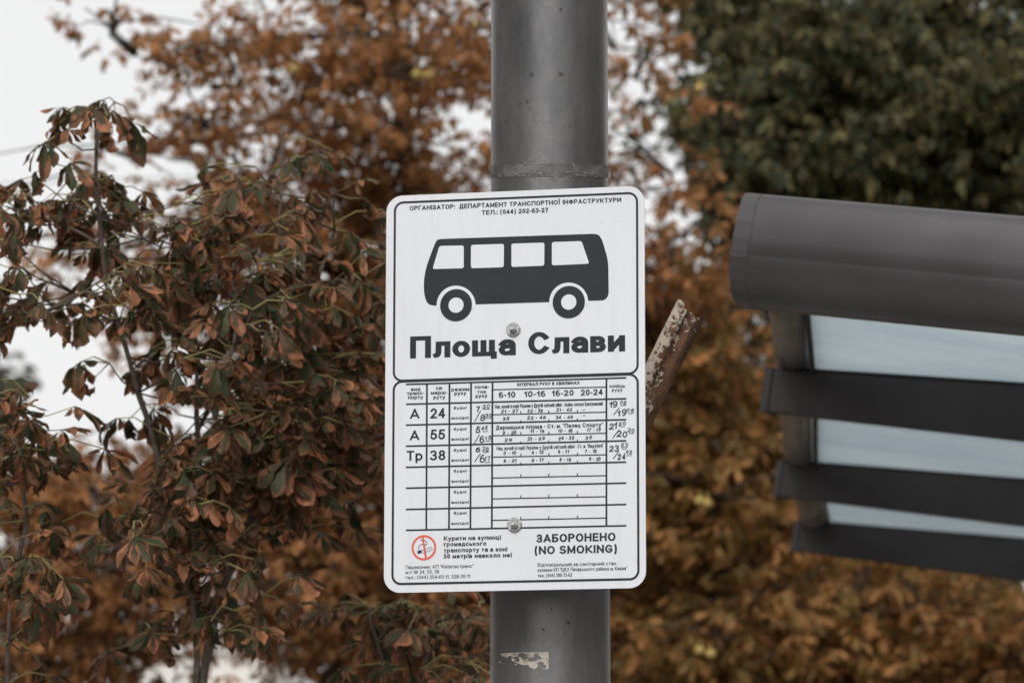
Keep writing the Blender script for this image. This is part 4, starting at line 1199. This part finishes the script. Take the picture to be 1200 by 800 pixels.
# left, thin outer boughs
cl(330, 45, 14.0, 130, 55, .6, 28)
cl(230, 60, 13.8, 90, 50, .5, 7)
cl(240, 145, 13.6, 110, 45, .5, 14)
cl(120, 175, 13.4, 55, 40, .4, 4)
cl(100, 10, 13.0, 60, 14, .3, 4)
cl(350, 130, 14.2, 110, 60, .6, 24)
cl(480, 60, 14.4, 110, 80, .7, 49)
cl(460, 190, 14.6, 120, 70, .8, 61)
cl(300, 250, 14.4, 130, 70, .7, 41)
cl(150, 290, 14.0, 130, 60, .6, 16)
cl(60, 300, 14.0, 60, 50, .4, 6)
cl(400, 330, 14.8, 130, 90, .8, 79)
cl(220, 380, 14.6, 120, 70, .7, 29)
cl(560, 330, 15.0, 100, 160, .8, 63)
cl(380, 470, 15.0, 130, 90, .8, 122)
cl(520, 560, 15.2, 120, 160, .9, 210)
cl(260, 580, 14.8, 130, 90, .8, 97)
cl(90, 580, 14.4, 120, 60, .6, 75)
cl(60, 690, 14.2, 110, 90, .6, 106)
cl(180, 680, 14.4, 90, 60, .6, 40)
cl(400, 690, 15.2, 140, 120, .9, 210)
cl(500, 760, 15.2, 130, 80, .9, 129)
cl(60, 780, 14.3, 90, 40, .6, 60)
cl(190, 740, 14.4, 80, 22, .5, 22)
# right of the post
cl(760, 60, 14.2, 55, 90, .5, 13)
cl(770, 190, 14.4, 60, 80, .5, 17)
cl(790, 300, 14.6, 80, 70, .6, 36)
cl(760, 420, 15.0, 110, 100, .8, 145)
cl(800, 560, 15.2, 130, 120, .9, 210)
cl(800, 720, 15.2, 150, 110, .9, 210)
cl(1000, 720, 15.4, 170, 110, .9, 210)
cl(1180, 760, 15.4, 120, 130, .9, 129)
cl(900, 500, 15.6, 90, 110, .8, 72)
# above and around, out of the picture
cl(450, -130, 14.8, 200, 120, 1., 160); cl(700, -120, 14.8, 160, 110, .9, 110); cl(620, 150, 15.6, 90, 260, .7, 50)
cl(200, 960, 14.8, 220, 90, 1., 110); cl(600, 930, 15.4, 250, 120, 1., 150); cl(1050, 930, 15.6, 250, 110, 1., 130)
cl(-130, 640, 14.4, 120, 170, .7, 80)
C = [c_[:6] + (int(c_[6] * (1.3 if c_[0] < 560 and c_[1] < 400 else 1)),) for c_ in C]
C2 = [c_ for c_ in C if c_[0] >= 740 and 400 <= c_[1]]
C = [c_ for c_ in C if c_ not in C2]
C.sort(key=lambda c_: -c_[6])
tb = at(560, 400, 15.6)
n = big_tree('autumn_chestnut', 'large rust brown chestnut tree with sky showing between its leaves, behind the sign', (tb.x, 15.6), 3.4, .17, C,
         [M['leaf_rust'], M['petiole']], loC, 77, .80, 290, (-.2, 1.0),
         spread=.05, more=2, sprays=.5, fruit=((345, 82, 13.6, .017), (489, 88, 13.8, .02), (503, 89, 13.8, .02), (820, 104, 14.0, .018), (746, 262, 14, .015), (556, 30, 13.9, .016)))
C2.sort(key=lambda c_: -c_[6])
tb = at(960, 400, 15.8)
n_ = big_tree('autumn_chestnut', 'olive and rust chestnut tree with paired yellow fruit, below the shelter roof', (tb.x, 15.8), 2.2, .15, C2,
         [M['leaf_olive'], M['petiole']], loC, 91, 1.12, 290, (-.2, 1.0),
         spread=.06, more=1, sprays=.95, fruit=((820, 587, 14.2, .018), (829, 590, 14.2, .017), (820, 762, 14.2, .017), (833, 766, 14.2, .018)))
print('chestnut', n)
C = []
cl(640, 380, 19, 130, 110, 1.1, 70); cl(800, 480, 19, 150, 120, 1.2, 170); cl(650, 600, 19.5, 170, 150, 1.2, 200); cl(860, 640, 19, 190, 140, 1.2, 260)
cl(1080, 620, 19, 190, 140, 1.2, 240); cl(1240, 500, 19.5, 150, 170, 1.2, 140); cl(950, 800, 19, 260, 100, 1.2, 220); cl(480, 700, 19.5, 170, 150, 1.2, 180)
cl(1000, 440, 20, 170, 120, 1., 120); cl(400, 560, 19.6, 110, 110, 1., 80); cl(1200, 780, 19, 180, 140, 1.2, 180); cl(1400, 640, 19.5, 200, 200, 1.3, 120)
tb = at(900, 400, 19.6)
n = big_tree('autumn_chestnut', 'densest olive brown chestnut tree, standing farther back behind the shelter', (tb.x, 19.6), 2.6, .2, C, [M['leaf_olive'], M['petiole']], loC, 78, 1.35, 290, (-.2, 1.0), (), 2, .07, .9)
print('olive', n)
C = []
cl(900, 130, 17.5, 85, 110, 1., 130); cl(1000, 60, 17.8, 130, 100, 1.1, 200); cl(1130, 120, 17.8, 140, 120, 1.1, 240); cl(1000, 190, 17.8, 150, 90, 1.1, 210)
cl(860, 20, 18, 55, 60, .8, 50); cl(1200, 240, 18, 140, 110, 1.1, 160); cl(930, 290, 18.4, 120, 90, 1., 120); cl(1080, 320, 18.4, 160, 100, 1., 150)
cl(1100, -80, 18, 260, 100, 1.2, 200); cl(1330, 60, 18, 140, 200, 1.2, 130); cl(900, -110, 18, 130, 90, 1., 90)
cl(1050, 160, 19.6, 210, 170, .7, 300)
tb = at(1080, 400, 18.8)
n = big_tree('green_tree', 'dark green tree with olive leaf clusters above the shelter roof', (tb.x, 18.8), 3.4, .22, C, [M['leaf_dark'], M['petiole']], loM, 79, 1.0, 290, (-.1, 1.1), (), 6, .09, .9)
print('green', n)
C = []
cl(-30, 450, 38, 75, 70, 1.5, 110); cl(-60, 360, 38, 70, 60, 1.5, 60); cl(-120, 520, 38, 120, 110, 1.6, 110); cl(-80, 640, 38, 110, 80, 1.6, 60)
tb = at(-90, 400, 38.5)
big_tree('distant_tree', 'far grey green tree against the pale sky at the left edge', (tb.x, 38.5), 4.5, .25, C, [M['leaf_grey'], M['petiole']], loM, 80, 2.0, 60, (-.2, 1.2))
